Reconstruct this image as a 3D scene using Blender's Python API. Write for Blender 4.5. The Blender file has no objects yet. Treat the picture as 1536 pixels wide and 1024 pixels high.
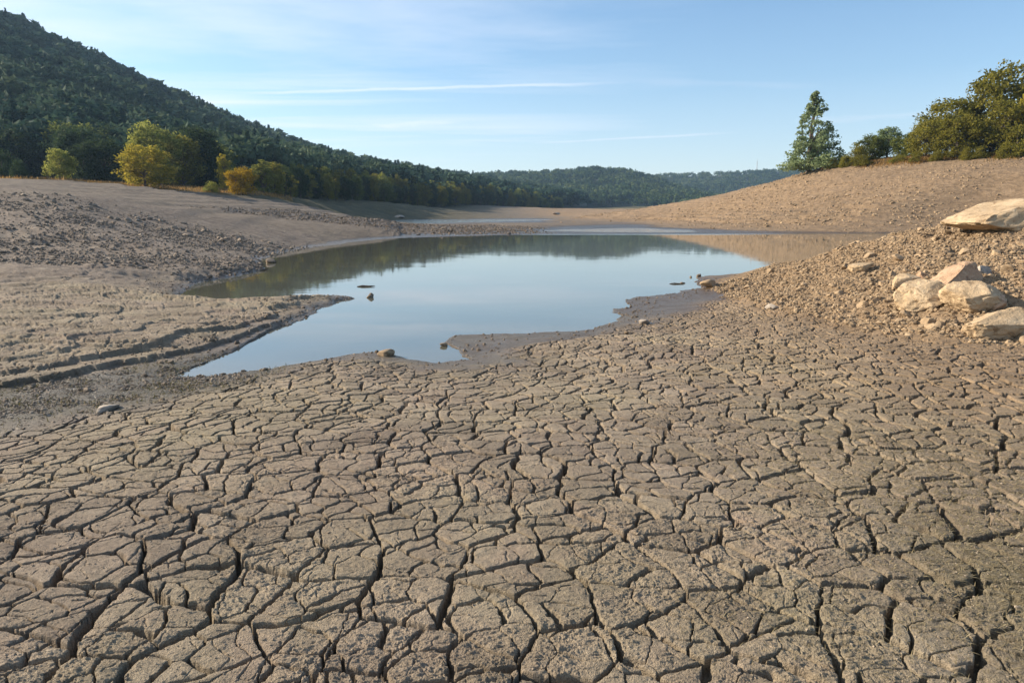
import bpy, math, random
import numpy as np
from mathutils import Matrix, Vector

rng = np.random.default_rng(7)
random.seed(7)
scene = bpy.context.scene
COL = scene.collection

# ------------------------------------------------------------------ camera frame
F, HC = 1024.0, 1.75
TH = math.atan(194 / F)
CT, ST = math.cos(TH), math.sin(TH)

def ray(px, py):
    x = (np.asarray(px, float) - 768) / F
    yy = (512 - np.asarray(py, float)) / F
    return x, CT + yy * ST, -ST + yy * CT

def PZ(px, py, z=0.0):
    x, y, d = ray(px, py); s = (z - HC) / d
    return (float(x * s), float(y * s), float(z))

def PD(px, py, D):
    x, y, d = ray(px, py); s = D / y
    return (float(x * s), float(D), float(HC + d * s))

def PX(px, D, z):                       # a point seen in column px, at a distance, at a height
    return (float((px - 768) / F * (D * CT + (HC - z) * ST)), float(D), float(z))

# ------------------------------------------------------------------ noise in numpy
def h2(ix, iy, seed=0):
    n = (ix.astype(np.int64) * 374761393 + iy.astype(np.int64) * 668265263 + seed * 974634277) & 0xFFFFFFFF
    n = ((n ^ (n >> 13)) * 1274126177) & 0xFFFFFFFF
    n = (n ^ (n >> 16)) & 0xFFFFFFFF
    n = (n * 2246822519) & 0xFFFFFFFF
    n = (n ^ (n >> 15)) & 0xFFFFFF
    return n.astype(np.float32) / np.float32(0x1000000)

def noise2(x, y, seed=0):               # value noise, -1..1
    xf, yf = np.floor(x), np.floor(y)
    fx, fy = (x - xf).astype(np.float32), (y - yf).astype(np.float32)
    xi, yi = xf.astype(np.int64), yf.astype(np.int64)
    u = fx * fx * fx * (fx * (fx * 6 - 15) + 10); v = fy * fy * fy * (fy * (fy * 6 - 15) + 10)
    a, b = h2(xi, yi, seed), h2(xi + 1, yi, seed)
    c, d = h2(xi, yi + 1, seed), h2(xi + 1, yi + 1, seed)
    return (a + (b - a) * u + (c - a) * v + (a - b - c + d) * u * v) * 2 - 1

def fbm(x, y, octv=4, seed=0, gain=0.5):
    t, a, n = 0, 1.0, 0
    c, s_ = 0.8, 0.6
    for k in range(octv):
        t = t + a * noise2(x, y, seed + k * 17); n += a
        x, y = (c * x - s_ * y) * 2.03 + 11.3, (s_ * x + c * y) * 2.03 - 7.7; a *= gain
    return t / n

def sst(a, b, x):
    t = np.clip((x - a) / (b - a), 0, 1)
    return t * t * (3 - 2 * t)

def noise3(p, seed=0):
    i = np.floor(p).astype(np.int64); f = p - i
    u = f * f * (3 - 2 * f)
    def hh(dx, dy, dz):
        return h2(i[:, 0] + dx + (i[:, 2] + dz) * 57, i[:, 1] + dy - (i[:, 2] + dz) * 113, seed)
    r = 0
    for dx in (0, 1):
        for dy in (0, 1):
            for dz in (0, 1):
                w = (u[:, 0] if dx else 1 - u[:, 0]) * (u[:, 1] if dy else 1 - u[:, 1]) * (u[:, 2] if dz else 1 - u[:, 2])
                r = r + w * hh(dx, dy, dz)
    return r * 2 - 1

# ------------------------------------------------------------------ polygons
def poly_sd(x, y, pts):                 # signed distance, positive inside
    pts = np.array(pts, np.float32)[:, :2]
    x = x.astype(np.float32); y = y.astype(np.float32)
    d2 = np.full(x.shape, 1e12, np.float32); ins = np.zeros(x.shape, bool)
    n = len(pts)
    for i in range(n):
        ax, ay = pts[i]; bx, by = pts[(i + 1) % n]
        ex, ey = bx - ax, by - ay
        t = np.clip(((x - ax) * ex + (y - ay) * ey) / (ex * ex + ey * ey + 1e-12), 0, 1)
        qx, qy = x - (ax + t * ex), y - (ay + t * ey)
        np.minimum(d2, qx * qx + qy * qy, out=d2)
        if ay != by:
            c = ((ay > y) != (by > y)) & (x < ex * (y - ay) / (by - ay) + ax)
            ins ^= c
    return np.where(ins, 1, -1) * np.sqrt(d2)

WATER = [PZ(*p) for p in [(258, 565), (298, 547), (338, 530), (385, 508), (425, 492), (450, 478), (478, 463), (510, 453), (541, 447.5),
    (520, 444.5), (470, 447), (420, 452), (350, 456), (290, 452), (258, 444), (270, 429), (322, 420), (368, 412), (405, 404),
    (388, 397), (392, 388), (420, 378), (470, 370), (530, 363), (600, 357), (700, 353.5), (830, 351.5), (950, 351.5), (1040, 351), (1180, 350.5),
    (1300, 349.5), (1480, 350), (1480, 362), (1300, 386), (1230, 397), (1164, 403), (1120, 409), (1062, 416), (1042, 422), (1048, 432),
    (1010, 440), (955, 446), (938, 459), (918, 466), (928, 474), (905, 484), (885, 494), (840, 499), (760, 501), (690, 505), (655, 515), (680, 524),
    (700, 538), (655, 546), (608, 541), (588, 530), (575, 527), (530, 531), (470, 543), (405, 555), (325, 563)]]
SLIVER = [PZ(*p) for p in [(812, 346.5), (850, 344), (950, 342), (1036, 345), (1048, 347.8), (1000, 348.6), (900, 348.3)]]
FARWATER = [PZ(*p) for p in [(538, 334), (620, 330), (720, 329), (860, 329.5), (720, 333), (620, 335.8)]]
BACK = [(600, 343), (200, 337), (-700, 337)]
TER1 = [PZ(*p) for p in [(-700, 700), (-200, 628), (0, 588), (130, 566), (270, 540), (335, 524), (400, 497), (478, 460), (541, 446),
    (470, 446), (350, 455), (285, 451), (268, 441), (284, 427), (400, 404), (385, 396), (400, 383), (520, 364), (600, 357)] + BACK]
TER2 = [PZ(*p) for p in [(-700, 520), (-300, 478), (0, 458), (120, 452), (235, 441), (285, 427), (400, 405), (385, 396), (400, 383), (520, 364), (600, 357)] + BACK]
TER3 = [PZ(*p) for p in [(-700, 440), (0, 410), (110, 402), (200, 396), (300, 387), (390, 377), (520, 363), (600, 356)] + BACK]
CHANNEL = [PZ(*p) for p in [(-500, 690), (-100, 628), (0, 592), (130, 568), (270, 543), (335, 533), (420, 560), (330, 592), (200, 622), (0, 660), (-300, 800)]]
WETFLAT = [PZ(*p) for p in [(640, 515), (690, 503), (840, 497), (905, 486), (925, 492), (900, 508), (830, 520), (760, 530), (700, 545), (650, 549)]]
MOUND = [PZ(*p) for p in [(1075, 424, .1), (1110, 448, .15), (1180, 470, .2), (1250, 484, .24), (1330, 496, .26), (1420, 512, .27), (1540, 520, .3), (1900, 545, .3)]] + [PX(2000, 16, 0), PX(1500, 17, 0), PX(1300, 18, 0), PX(1165, 19, 0)]

def ledges(x, y):
    n = 0.30 * fbm(x * 0.8, y * 1.0, 4, 31) + 0.26 * fbm(x * 3.2, y * 3.2, 5, 32, .62)
    m = 0.42 * fbm(x * 0.7, y * 0.9, 3, 33) + 0.07 * fbm(x * 3.2, y * 3.2, 4, 32)
    s1 = poly_sd(x, y, TER1); s2 = poly_sd(x, y, TER2); s3 = poly_sd(x, y, TER3)
    tip = 0.12 + 0.88 * sst(-1.0, -4.5, x)
    z = tip * (0.055 * sst(0.0, 0.06, s1 + n * 0.6) + 0.06 * sst(0.42, 0.48, s1 + m + n * .3) + 0.03 * sst(1.2, 1.26, s1 + m * 1.8) + 0.025 * sst(2.2, 2.26, s1 + m * 2.6))
    w = sst(0.2, 3.0, -poly_sd(x, y, WATER)); z = z + w * (0.05 * sst(0, 0.07, s2 + m) + 0.04 * sst(0.9, 0.98, s2 + m * 1.6) + 0.035 * sst(1.8, 1.88, s2 + m * 2.4))
    z = z + w * (0.05 * sst(0, 0.1, s3 + m * 1.3) + 0.04 * sst(1.2, 1.3, s3 + m * 2) + 0.04 * sst(2.4, 2.5, s3 + m * 3))
    return z, s1, s2, s3

# ------------------------------------------------------------------ control points of the terrain
cp = []
for px in (-600, -200, 150, 500, 768, 1100, 1400, 1700, 2100):
    for py in (1500, 1024, 830, 720):
        cp.append(PZ(px, py, 0.22))
cp += [PZ(*p) for p in [(350, 650, .2), (500, 610, .18), (700, 590, .17), (900, 570, .18), (1000, 500, .17), (1100, 460, .15), (1150, 520, .22), (700, 650, .21), (1000, 620, .22),
    (1300, 520, .25), (1300, 600, .23), (1536, 520, .29), (1536, 600, .25), (1800, 560, .3), (600, 560, .13), (800, 545, .1), (960, 530, .17),
    (0, 640, .05), (150, 612, .04), (300, 580, .03), (-300, 760, .08), (0, 700, .17), (200, 650, .17), (-300, 900, .2), (420, 575, .1),
    (0, 530, .20), (0, 480, .24), (200, 500, .17), (200, 465, .2), (350, 475, .14), (450, 458, .08), (-400, 560, .22), (-400, 490, .3),
    (0, 430, .36), (200, 425, .33), (330, 413, .24), (-400, 430, .5), (0, 385, .58), (200, 383, .5), (380, 374, .3), (470, 364, .2)]]
cp += [PD(*p) for p in [(0, 285, 30), (-300, 268, 30), (-700, 255, 30), (80, 294, 30), (150, 303, 30), (250, 318, 31), (330, 327, 32), (410, 342, 37), (480, 347, 42),
    (0, 330, 24), (200, 345, 25), (-300, 325, 24), (-700, 320, 24), (330, 354, 28),
    (0, 282, 48), (100, 291, 45), (200, 299, 48), (300, 312, 50), (450, 330, 55), (-400, 275, 48),
    (0, 276, 72), (150, 286, 75), (300, 298, 78), (420, 312, 85), (520, 322, 100),
    (-900, 262, 90), (-400, 262, 92), (0, 268, 95), (97, 274, 98), (220, 281, 100), (320, 286, 105), (400, 290, 112), (440, 296, 128), (520, 301, 160), (600, 305, 200), (720, 309, 290), (840, 312.5, 420),
    (640, 314, 180), (760, 317, 250), (860, 318, 380),
    (560, 340, 62), (650, 344, 64), (760, 345, 64), (900, 333, 105), (700, 327, 175), (820, 325, 210), (620, 326, 150), (640, 336, 90), (800, 337, 88), (1000, 338, 85),
    (870, 323, 210), (950, 315, 175), (1050, 298, 142), (1130, 280, 120), (1215, 257, 100), (1300, 245, 92), (1400, 239, 86), (1536, 232, 80), (1800, 222, 74), (2300, 210, 70),
    (1050, 325, 100), (1130, 312, 90), (1215, 300, 80), (1300, 296, 74), (1400, 290, 66), (1536, 294, 58), (1900, 270, 50),
    (960, 334, 110), (1050, 345, 66), (1215, 330, 68), (1300, 332, 62), (1420, 325, 54), (1600, 318, 45), (2000, 310, 38),
    (1170, 402, 17), (1250, 379, 16), (1350, 352, 15), (1450, 340, 14.2), (1536, 325, 13.6), (1700, 305, 13.2), (2000, 290, 13),
    (1536, 420, 9.8), (1450, 440, 9.5), (1350, 430, 10.8), (1250, 430, 12.2), (1160, 432, 14.3), (1700, 420, 9.8), (2000, 420, 9.5)]]
cp += [PZ(*p) for p in [(1300, 482, .26), (1400, 497, .27), (1536, 506, .31)]]
for px, D, z in ((1300, 21, .35), (1450, 21, .5), (1600, 21, .9), (1900, 21, 1.6), (1300, 28, .1), (1450, 28, .35), (1600, 28, 1.1), (1900, 28, 2.4), (1300, 40, .05), (1450, 40, .35), (1600, 40, 1.5), (1900, 40, 3.2)):
    cp.append(PX(px, D, z))
cp += [PX(630, 100, .1), PX(700, 105, .1), PX(560, 104, .5), PX(800, 110, .1)]
for px in (-900, -400, 0, 300, 600):
    cp.append(PX(px, 220 if px < 500 else 330, 5.5))
for px in (-900, 0, 500, 900):
    cp.append(PX(px, 700, 4.0)); cp.append(PX(px, 1400, 4.0))
for px, z in ((1050, 5.0), (1215, 8.2), (1400, 8.6), (1700, 8.4), (2200, 8.4)):
    cp.append(PX(px, 170, z)); cp.append(PX(px, 400, 5.0)); cp.append(PX(px, 1300, 4.0))
for a in (-180, -140, -110, -85, 85, 110, 140, 180):
    for r, z in ((.5, .22), (3, .22), (10, .35), (40, 2.0), (200, 6.0), (1400, 6.0)):
        cp.append((r * math.sin(math.radians(a)), r * math.cos(math.radians(a)), z))
cp = np.array(cp, float)

def uv(x, y):
    return np.arctan2(x, y), 0.5 * np.log(x * x + y * y + 1e-4)

class RBF:
    def __init__(self, P, c=0.07):
        u, v = uv(P[:, 0], P[:, 1]); self.u, self.v, self.c2 = u, v, c * c
        lz, _, _, _ = ledges(P[:, 0], P[:, 1])
        z = P[:, 2] - lz
        n = len(P)
        A = np.sqrt((u[:, None] - u) ** 2 + (v[:, None] - v) ** 2 + self.c2)
        M = np.zeros((n + 1, n + 1)); M[:n, :n] = A - np.eye(n) * 0.004; M[:n, n] = M[n, :n] = 1
        b = np.zeros(n + 1); b[:n] = z
        self.w = np.linalg.solve(M, b).astype(np.float32)
    def __call__(self, x, y):
        u, v = uv(x, y); u = u.astype(np.float32); v = v.astype(np.float32)
        z = np.full(u.shape, self.w[-1], np.float32)
        for k in range(len(self.u)):
            du = u - np.float32(self.u[k]); dv = v - np.float32(self.v[k])
            z += self.w[k] * np.sqrt(du * du + dv * dv + np.float32(self.c2))
        return z
rbf = RBF(cp)

# ------------------------------------------------------------------ mud cracks
def voro(x, y, cell, seed, jit=0.9, offset=None):
    gx, gy = x / cell, y / cell
    ix, iy = np.floor(gx).astype(np.int64), np.floor(gy).astype(np.int64)
    oid = offset if offset is not None else 0
    def pt(cx, cy):
        hx = h2(cx + oid, cy, seed); hy = h2(cx + oid, cy, seed + 5)
        return cx + 0.5 + (hx - 0.5) * jit, cy + 0.5 + (hy - 0.5) * jit
    best = np.full(x.shape, 1e9); bx = np.zeros(x.shape, np.int64); by = bx.copy(); px = np.zeros(x.shape); py = px.copy()
    for dx in (-1, 0, 1):
        for dy in (-1, 0, 1):
            cx, cy = ix + dx, iy + dy
            qx, qy = pt(cx, cy)
            d = (qx - gx) ** 2 + (qy - gy) ** 2
            m = d < best
            best = np.where(m, d, best); bx = np.where(m, cx, bx); by = np.where(m, cy, by); px = np.where(m, qx, px); py = np.where(m, qy, py)
    return gx, gy, bx, by, px, py, pt

def edges(x, y, cell, seed, width, offset=None, jit=0.9):
    """distance in metres from the crack's side (negative inside a crack) and an id of the plate"""
    gx, gy, bx, by, px, py, pt = voro(x, y, cell, seed, jit, offset)
    dmin = np.full(x.shape, 1e9)
    for dx in (-2, -1, 0, 1, 2):
        for dy in (-2, -1, 0, 1, 2):
            if dx == 0 and dy == 0: continue
            if abs(dx) + abs(dy) == 4: continue
            cx, cy = bx + dx, by + dy
            qx, qy = pt(cx, cy)
            ex, ey = qx - px, qy - py
            L = np.sqrt(ex * ex + ey * ey) + 1e-9
            d = ((px + qx) * 0.5 - gx) * ex / L + ((py + qy) * 0.5 - gy) * ey / L
            hsh = h2(bx + cx, by + cy, seed + 9)
            d = d * cell - width(hsh)
            dmin = np.minimum(dmin, d)
    pid = bx * 7919 + by * 104729
    return dmin, pid, (px - gx) * cell, (py - gy) * cell

def cracks(x, y, res):
    wx = x + 0.075 * fbm(x * 2.3, y * 2.3, 3, 41) + 0.010 * fbm(x * 16, y * 16, 2, 43) + 0.004 * noise2(x * 60, y * 60, 49)
    wy = y + 0.075 * fbm(x * 2.3, y * 2.3, 3, 42) + 0.010 * fbm(x * 16, y * 16, 2, 44)
    lo = 0.75 + 0.5 * fbm(x * 0.7, y * 0.7, 2, 45)
    d1, pid, rx, ry = edges(wx, wy, 0.295, 3, lambda h: 0.0045 + 0.016 * h ** 1.4 * lo)
    wx2 = wx + 0.02 * noise2(x * 9, y * 9, 47); wy2 = wy + 0.02 * noise2(x * 9, y * 9, 48)
    d2, pid2, _, _ = edges(wx2, wy2, 0.165, 11, lambda h: -0.002 + 0.0105 * h, offset=pid % 9973)
    d3, _, _, _ = edges(wx2, wy2, 0.085, 19, lambda h: -0.0112 + 0.0135 * h, offset=pid2 % 9973, jit=1.0)
    wall = np.maximum(0.0035, res * 0.28); rr_ = np.hypot(x, y); fd = 1 - 0.45 * sst(3.0, 10.0, rr_)
    dep = 0.15 * (1 - sst(-wall * .5, wall, d1))
    dep2 = 0.085 * (1 - sst(-wall * .5, wall, d2))
    dep3 = 0.012 * (1 - sst(-0.002, np.maximum(0.005, res * .5), d3))
    rnd = 0.008 * np.exp(-np.maximum(d1, 0) / 0.016) + 0.004 * np.exp(-np.maximum(d2, 0) / 0.010)
    tilt = (h2(pid, pid, 61) - .5) * 0.035 * rx + (h2(pid, pid, 62) - .5) * 0.035 * ry + (h2(pid, pid, 63) - .5) * 0.011 + (h2(pid2, pid, 64) - .5) * 0.007
    z = (tilt - rnd) * (1 - .65 * sst(2.5, 7, rr_)) - np.maximum(np.maximum(dep * fd, dep2 * fd), dep3 * sst(9, 4, rr_))
    return z, h2(pid, pid, 71) * .6 + h2(pid2, pid2, 72) * .4

def smin(a, b, k):
    h = np.clip(k - np.abs(a - b), 0, None) / k
    return np.minimum(a, b) - h * h * k * .25

# ------------------------------------------------------------------ the whole terrain
def terrain(x, y, detail=True, res=None):
    x = np.asarray(x, float); y = np.asarray(y, float)
    r = np.hypot(x, y)
    if res is None: res = np.full(x.shape, 0.003)
    z0 = rbf(x, y).astype(float)
    lz, s1, s2, s3 = ledges(x, y)
    farfade = sst(40, 30, r)
    z = z0 + lz
    mnd = sst(-0.5, 0.5, poly_sd(x, y, MOUND) + 0.35 * fbm(x * 1.1, y * 1.1, 3, 21))
    chan = sst(-0.25, 0.35, poly_sd(x, y, CHANNEL) + 0.2 * fbm(x * 1.5, y * 1.5, 3, 22)) * (s1 < 0.05)
    # distance from the water
    n1 = fbm(x * 0.8, y * 0.8, 4, 1); n2 = fbm(x * 6, y * 6, 3, 2)
    k = np.clip(r / 40, 0.12, 0.9); n1 = np.where(r > 25, fbm(x * 0.16, y * 0.16, 4, 1), n1); n2 = n2 * sst(40, 20, r)
    s = -poly_sd(x, y, WATER)
    s = np.minimum(s, -poly_sd(x, y, SLIVER)); s = np.minimum(s, -poly_sd(x, y, FARWATER))
    sr = s
    s = s + (0.9 * n1 + 0.18 * n2) * k
    left = sst(-0.3, 0.2, s1) * sst(60, 40, r)
    flat = sst(-0.1, 0.3, poly_sd(x, y, WETFLAT) + .2 * n1)
    a = 0.085 + 1.3 * left * (1 - .86 * sst(9.5, 11, y)) + 0.12 * sst(30, 60, r)
    a = a * (1 - 0.8 * flat)
    lim = 0.008 + a * np.maximum(s, 0) ** 0.85 + 0.9 * mnd * np.maximum(s, 0) + 0.02 * np.maximum(sr - 2.0, 0) ** 2
    land = s > 0
    # broad forms
    b = np.zeros_like(z)
    b += 0.035 * fbm(x * 0.45, y * 0.45, 3, 5) * sst(60, 30, r)
    hill = np.maximum(sst(40, 55, r) * sst(-5, 20, x), sst(20, 25, r) * sst(13, 17, x)) * sst(0.1, 0.8, z0)       # right slope: old waterlines as small benches
    v = (z + 0.12 * fbm(x * 0.12, y * 0.12, 3, 6)) / 0.42
    q = (np.floor(v) + sst(0.62, 1.0, v - np.floor(v))) * 0.42
    hb = 0.75 * hill * sst(6.0, 3.0, z0); z = z * (1 - hb) + q * hb
    beach = sst(34, 46, r) * sst(5, -5, x) * sst(260, 200, r) * sst(.5, 1.1, z0)
    v = (z + 0.25 * fbm(x * 0.05, y * 0.05, 3, 8)) / 0.5
    q = (np.floor(v) + sst(0.55, 1.0, v - np.floor(v))) * 0.5
    z = z * (1 - 0.6 * beach) + q * 0.6 * beach
    bank = sst(16.5, 19.5, r + 1.5 * n1) * sst(38, 32, r) * sst(-3, -6, x)
    strip = sst(52, 57, y) * sst(84, 70, y) * sst(4, 10, s * 6) * sst(5, -2, x) * sst(-30, -22, x)
    b += mnd * (0.10 * fbm(x * 1.7, y * 1.7, 3, 9) + 0.05 * fbm(x * 7, y * 7, 3, 10))
    fl = left * sst(20, 17, r) * sst(.15, .5, s1)
    v = 3.4 * fbm(x * .26 + .05 * n2, y * .9 + .05 * n2, 3, 29) + 2
    b += fl * (0.03 * (np.floor(v) + sst(.9, 1, v - np.floor(v))) - 0.05)
    b += bank * (0.07 * fbm(x * 0.7, y * 0.7, 3, 12) + 0.05 * fbm(x * 3.2, y * 3.2, 4, 13))
    b += strip * (0.28 * np.maximum(fbm(x * 0.22, y * 0.55, 4, 14) + .15, 0) + 0.18 * np.abs(fbm(x * 1.1, y * 1.6, 3, 15)))
    b += hill * (0.22 * fbm(x * 0.5, y * 0.8, 6, 16, .6) + 0.22 * fbm(x * 0.05, z0 * 1.3, 4, 27) * sst(7.5, 5, z0))
    b += beach * 0.05 * fbm(x * .6, y * .6, 4, 26)
    b += sst(200, 400, r) * 1.5 * fbm(x * 0.01, y * 0.01, 3, 17)
    z = z + b
    z = np.where(land, np.maximum(smin(z, lim, 0.02 + 0.9 * sst(22, 34, r)), 0.006 + 0.012 * np.clip(s, 0, 1)), -np.minimum(0.35, 0.006 + 0.12 * np.abs(s)))
    z = z + np.where(flat > 0.2, 0.016 * fbm(x * 2.2, y * 4.5, 4, 18) * flat, 0)
    # cracks
    wetn = np.where(land, sst(0.13, 0.02, z + 0.035 * n1 + 0.02 * n2), 1.0)
    wetn = np.maximum(wetn, 0.35 * chan)
    fore = sst(-0.3, -0.05, -s1 - .0) * 0 + (s1 < 0)
    cm = land * sst(19, 14, r) * (1 - sst(0.2, 0.7, mnd)) * (1 - sst(.15, .6, chan)) * (1 - sst(.45, .85, wetn))
    cm = cm * np.where(s1 < 0, 1.0, sst(0.05, 0.5, s1) * sst(17.5, 15.0, r) * 0.3)
    cm = cm * (1 - 0.35 * sst(2.0, 6.0, x) * sst(4, 8, y))           # shallower towards the mound
    soft = 0.75 + 0.4 * fbm(x * 0.35, y * 0.35, 3, 19)
    cm = cm * np.clip(soft, 0.45, 1)
    plate = np.zeros_like(z)
    if detail:
        idx = np.nonzero((cm > 0.01) & (r < 19))[0]
        ch = 60000
        for i in range(0, len(idx), ch):
            j = idx[i:i + ch]
            cz, pl = cracks(x[j], y[j], res[j])
            z[j] += cz * cm[j]; plate[j] = pl - 0.5
        near = np.nonzero(r < 24)[0]
        xn, yn = x[near], y[near]
        f = 0.0045 * fbm(xn * 12, yn * 18, 3, 51) * (.2 + .8 * sst(8, 3, r[near])) + (0.0098 * fbm(xn * 24 + 0.8 * noise2(xn * 9, yn * 9, 57), yn * 44, 4, 53, .72)) * (0.45 + 0.9 * sst(-.3, .5, fbm(xn * 1.9, yn * 1.9, 2, 58))) * (.12 + .88 * sst(6.5, 2.4, r[near]))
        rough = 1.0 + 0.5 * sst(0.8, 2.5, xn) * sst(7, 3, yn)
        z[near] += np.where(land[near], f * rough * (0.45 + 0.55 * (1 - wetn[near])), 0)
        cg = chan[near] * land[near]
        z[near] += cg * 0.02 * fbm(xn * 5, yn * 5, 4, 55)
    return z, dict(s=s, wet=wetn, chan=chan, mound=mnd, hill=hill, bank=bank, plate=plate, strip=strip, beach=beach, left=left, s1=s1, land=land, cm=cm)

def hit(px, py, dmax=400.0, dmin=1.2):
    """world points where the lines of sight meet the terrain"""
    px = np.atleast_1d(np.asarray(px, float)); py = np.atleast_1d(np.asarray(py, float))
    x, yv, d = ray(px, py)
    D = np.geomspace(dmin, dmax, 420)
    X = (x / yv)[:, None] * D; Y = np.broadcast_to(D, X.shape); Z = HC + (d / yv)[:, None] * D
    H = terrain(X.ravel(), Y.ravel(), False)[0].reshape(X.shape)
    below = Z < H
    i = np.where(below.any(1), below.argmax(1), len(D) - 1)
    i = np.maximum(i, 1); a = np.arange(len(px))
    g0 = (Z - H)[a, i - 1]; g1 = (Z - H)[a, i]
    t = np.clip(g0 / (g0 - g1 + 1e-9), 0, 1)
    Dd = D[i - 1] + (D[i] - D[i - 1]) * t
    return np.stack([x / yv * Dd, Dd, HC + d / yv * Dd], 1)

# ------------------------------------------------------------------ mesh helpers
def mesh_np(name, V, faces_flat, sizes, mat=None, smooth=False, attrs=None):
    me = bpy.data.meshes.new(name)
    V = np.asarray(V, np.float32); ff = np.asarray(faces_flat, np.int32).ravel()
    nf = len(ff) // sizes if np.isscalar(sizes) else len(sizes)
    me.vertices.add(len(V)); me.vertices.foreach_set('co', V.ravel())
    me.loops.add(len(ff)); me.loops.foreach_set('vertex_index', ff)
    me.polygons.add(nf)
    st = np.arange(nf, dtype=np.int32) * sizes if np.isscalar(sizes) else np.concatenate([[0], np.cumsum(sizes)[:-1]]).astype(np.int32)
    me.polygons.foreach_set('loop_start', st)
    me.update(calc_edges=True)
    me.validate(verbose=False)
    me.polygons.foreach_set('use_smooth', np.full(len(me.polygons), smooth, bool))
    for k, v in (attrs or {}).items():
        at = me.attributes.new(k, 'FLOAT', 'POINT'); at.data.foreach_set('value', np.asarray(v, np.float32))
    if mat: me.materials.append(mat)
    return me

def link(name, me, parent=None):
    o = bpy.data.objects.new(name, me); COL.objects.link(o)
    if parent is not None: o.parent = parent
    return o

def tag(o, label=None, cat=None, group=None, kind=None):
    for k, v in (('label', label), ('category', cat), ('group', group), ('kind', kind)):
        if v: o[k] = v
    return o

# ------------------------------------------------------------------ materials
class N:
    def __init__(self, name):
        self.m = bpy.data.materials.new(name); self.m.use_nodes = True
        self.t = self.m.node_tree; self.t.nodes.clear()
        self.out = self.t.nodes.new('ShaderNodeOutputMaterial')
    def n(self, ty, ins=None, **kw):
        nd = self.t.nodes.new(ty)
        for k, v in kw.items(): setattr(nd, k, v)
        for k, v in (ins or {}).items():
            if isinstance(v, bpy.types.NodeSocket): self.t.links.new(v, nd.inputs[k])
            else: nd.inputs[k].default_value = v
        return nd
    def attr(self, nm): return self.n('ShaderNodeAttribute', attribute_name=nm).outputs['Fac']
    def math(self, op, a, b=None, c=None, clamp=False):
        ins = {0: a}
        if b is not None: ins[1] = b
        if c is not None: ins[2] = c
        return self.n('ShaderNodeMath', ins, operation=op, use_clamp=clamp).outputs[0]
    def ramp(self, fac, stops):
        nd = self.n('ShaderNodeValToRGB', {'Fac': fac}); cr = nd.color_ramp
        while len(cr.elements) < len(stops): cr.elements.new(0.5)
        for e, (p, c) in zip(cr.elements, stops):
            e.position = p; e.color = (*c, 1) if len(c) == 3 else c
        return nd.outputs['Color']
    def mix(self, fac, a, b, mode='MIX'):
        nd = self.n('ShaderNodeMix', data_type='RGBA', blend_type=mode)
        for i, v in ((0, fac), (6, a), (7, b)):
            if isinstance(v, bpy.types.NodeSocket): self.t.links.new(v, nd.inputs[i])
            else: nd.inputs[i].default_value = v if i == 0 or len(v) == 4 else (*v, 1)
        return nd.outputs[2]
    def noise(self, scale, detail=4, rough=.55, vec=None, dist=0.0, dim='3D'):
        ins = {'Scale': scale, 'Detail': detail, 'Roughness': rough, 'Distortion': dist}
        if vec is not None: ins['Vector'] = vec
        return self.n('ShaderNodeTexNoise', ins, noise_dimensions=dim).outputs['Fac']
    def pos(self): return self.n('ShaderNodeNewGeometry').outputs['Position']

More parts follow.
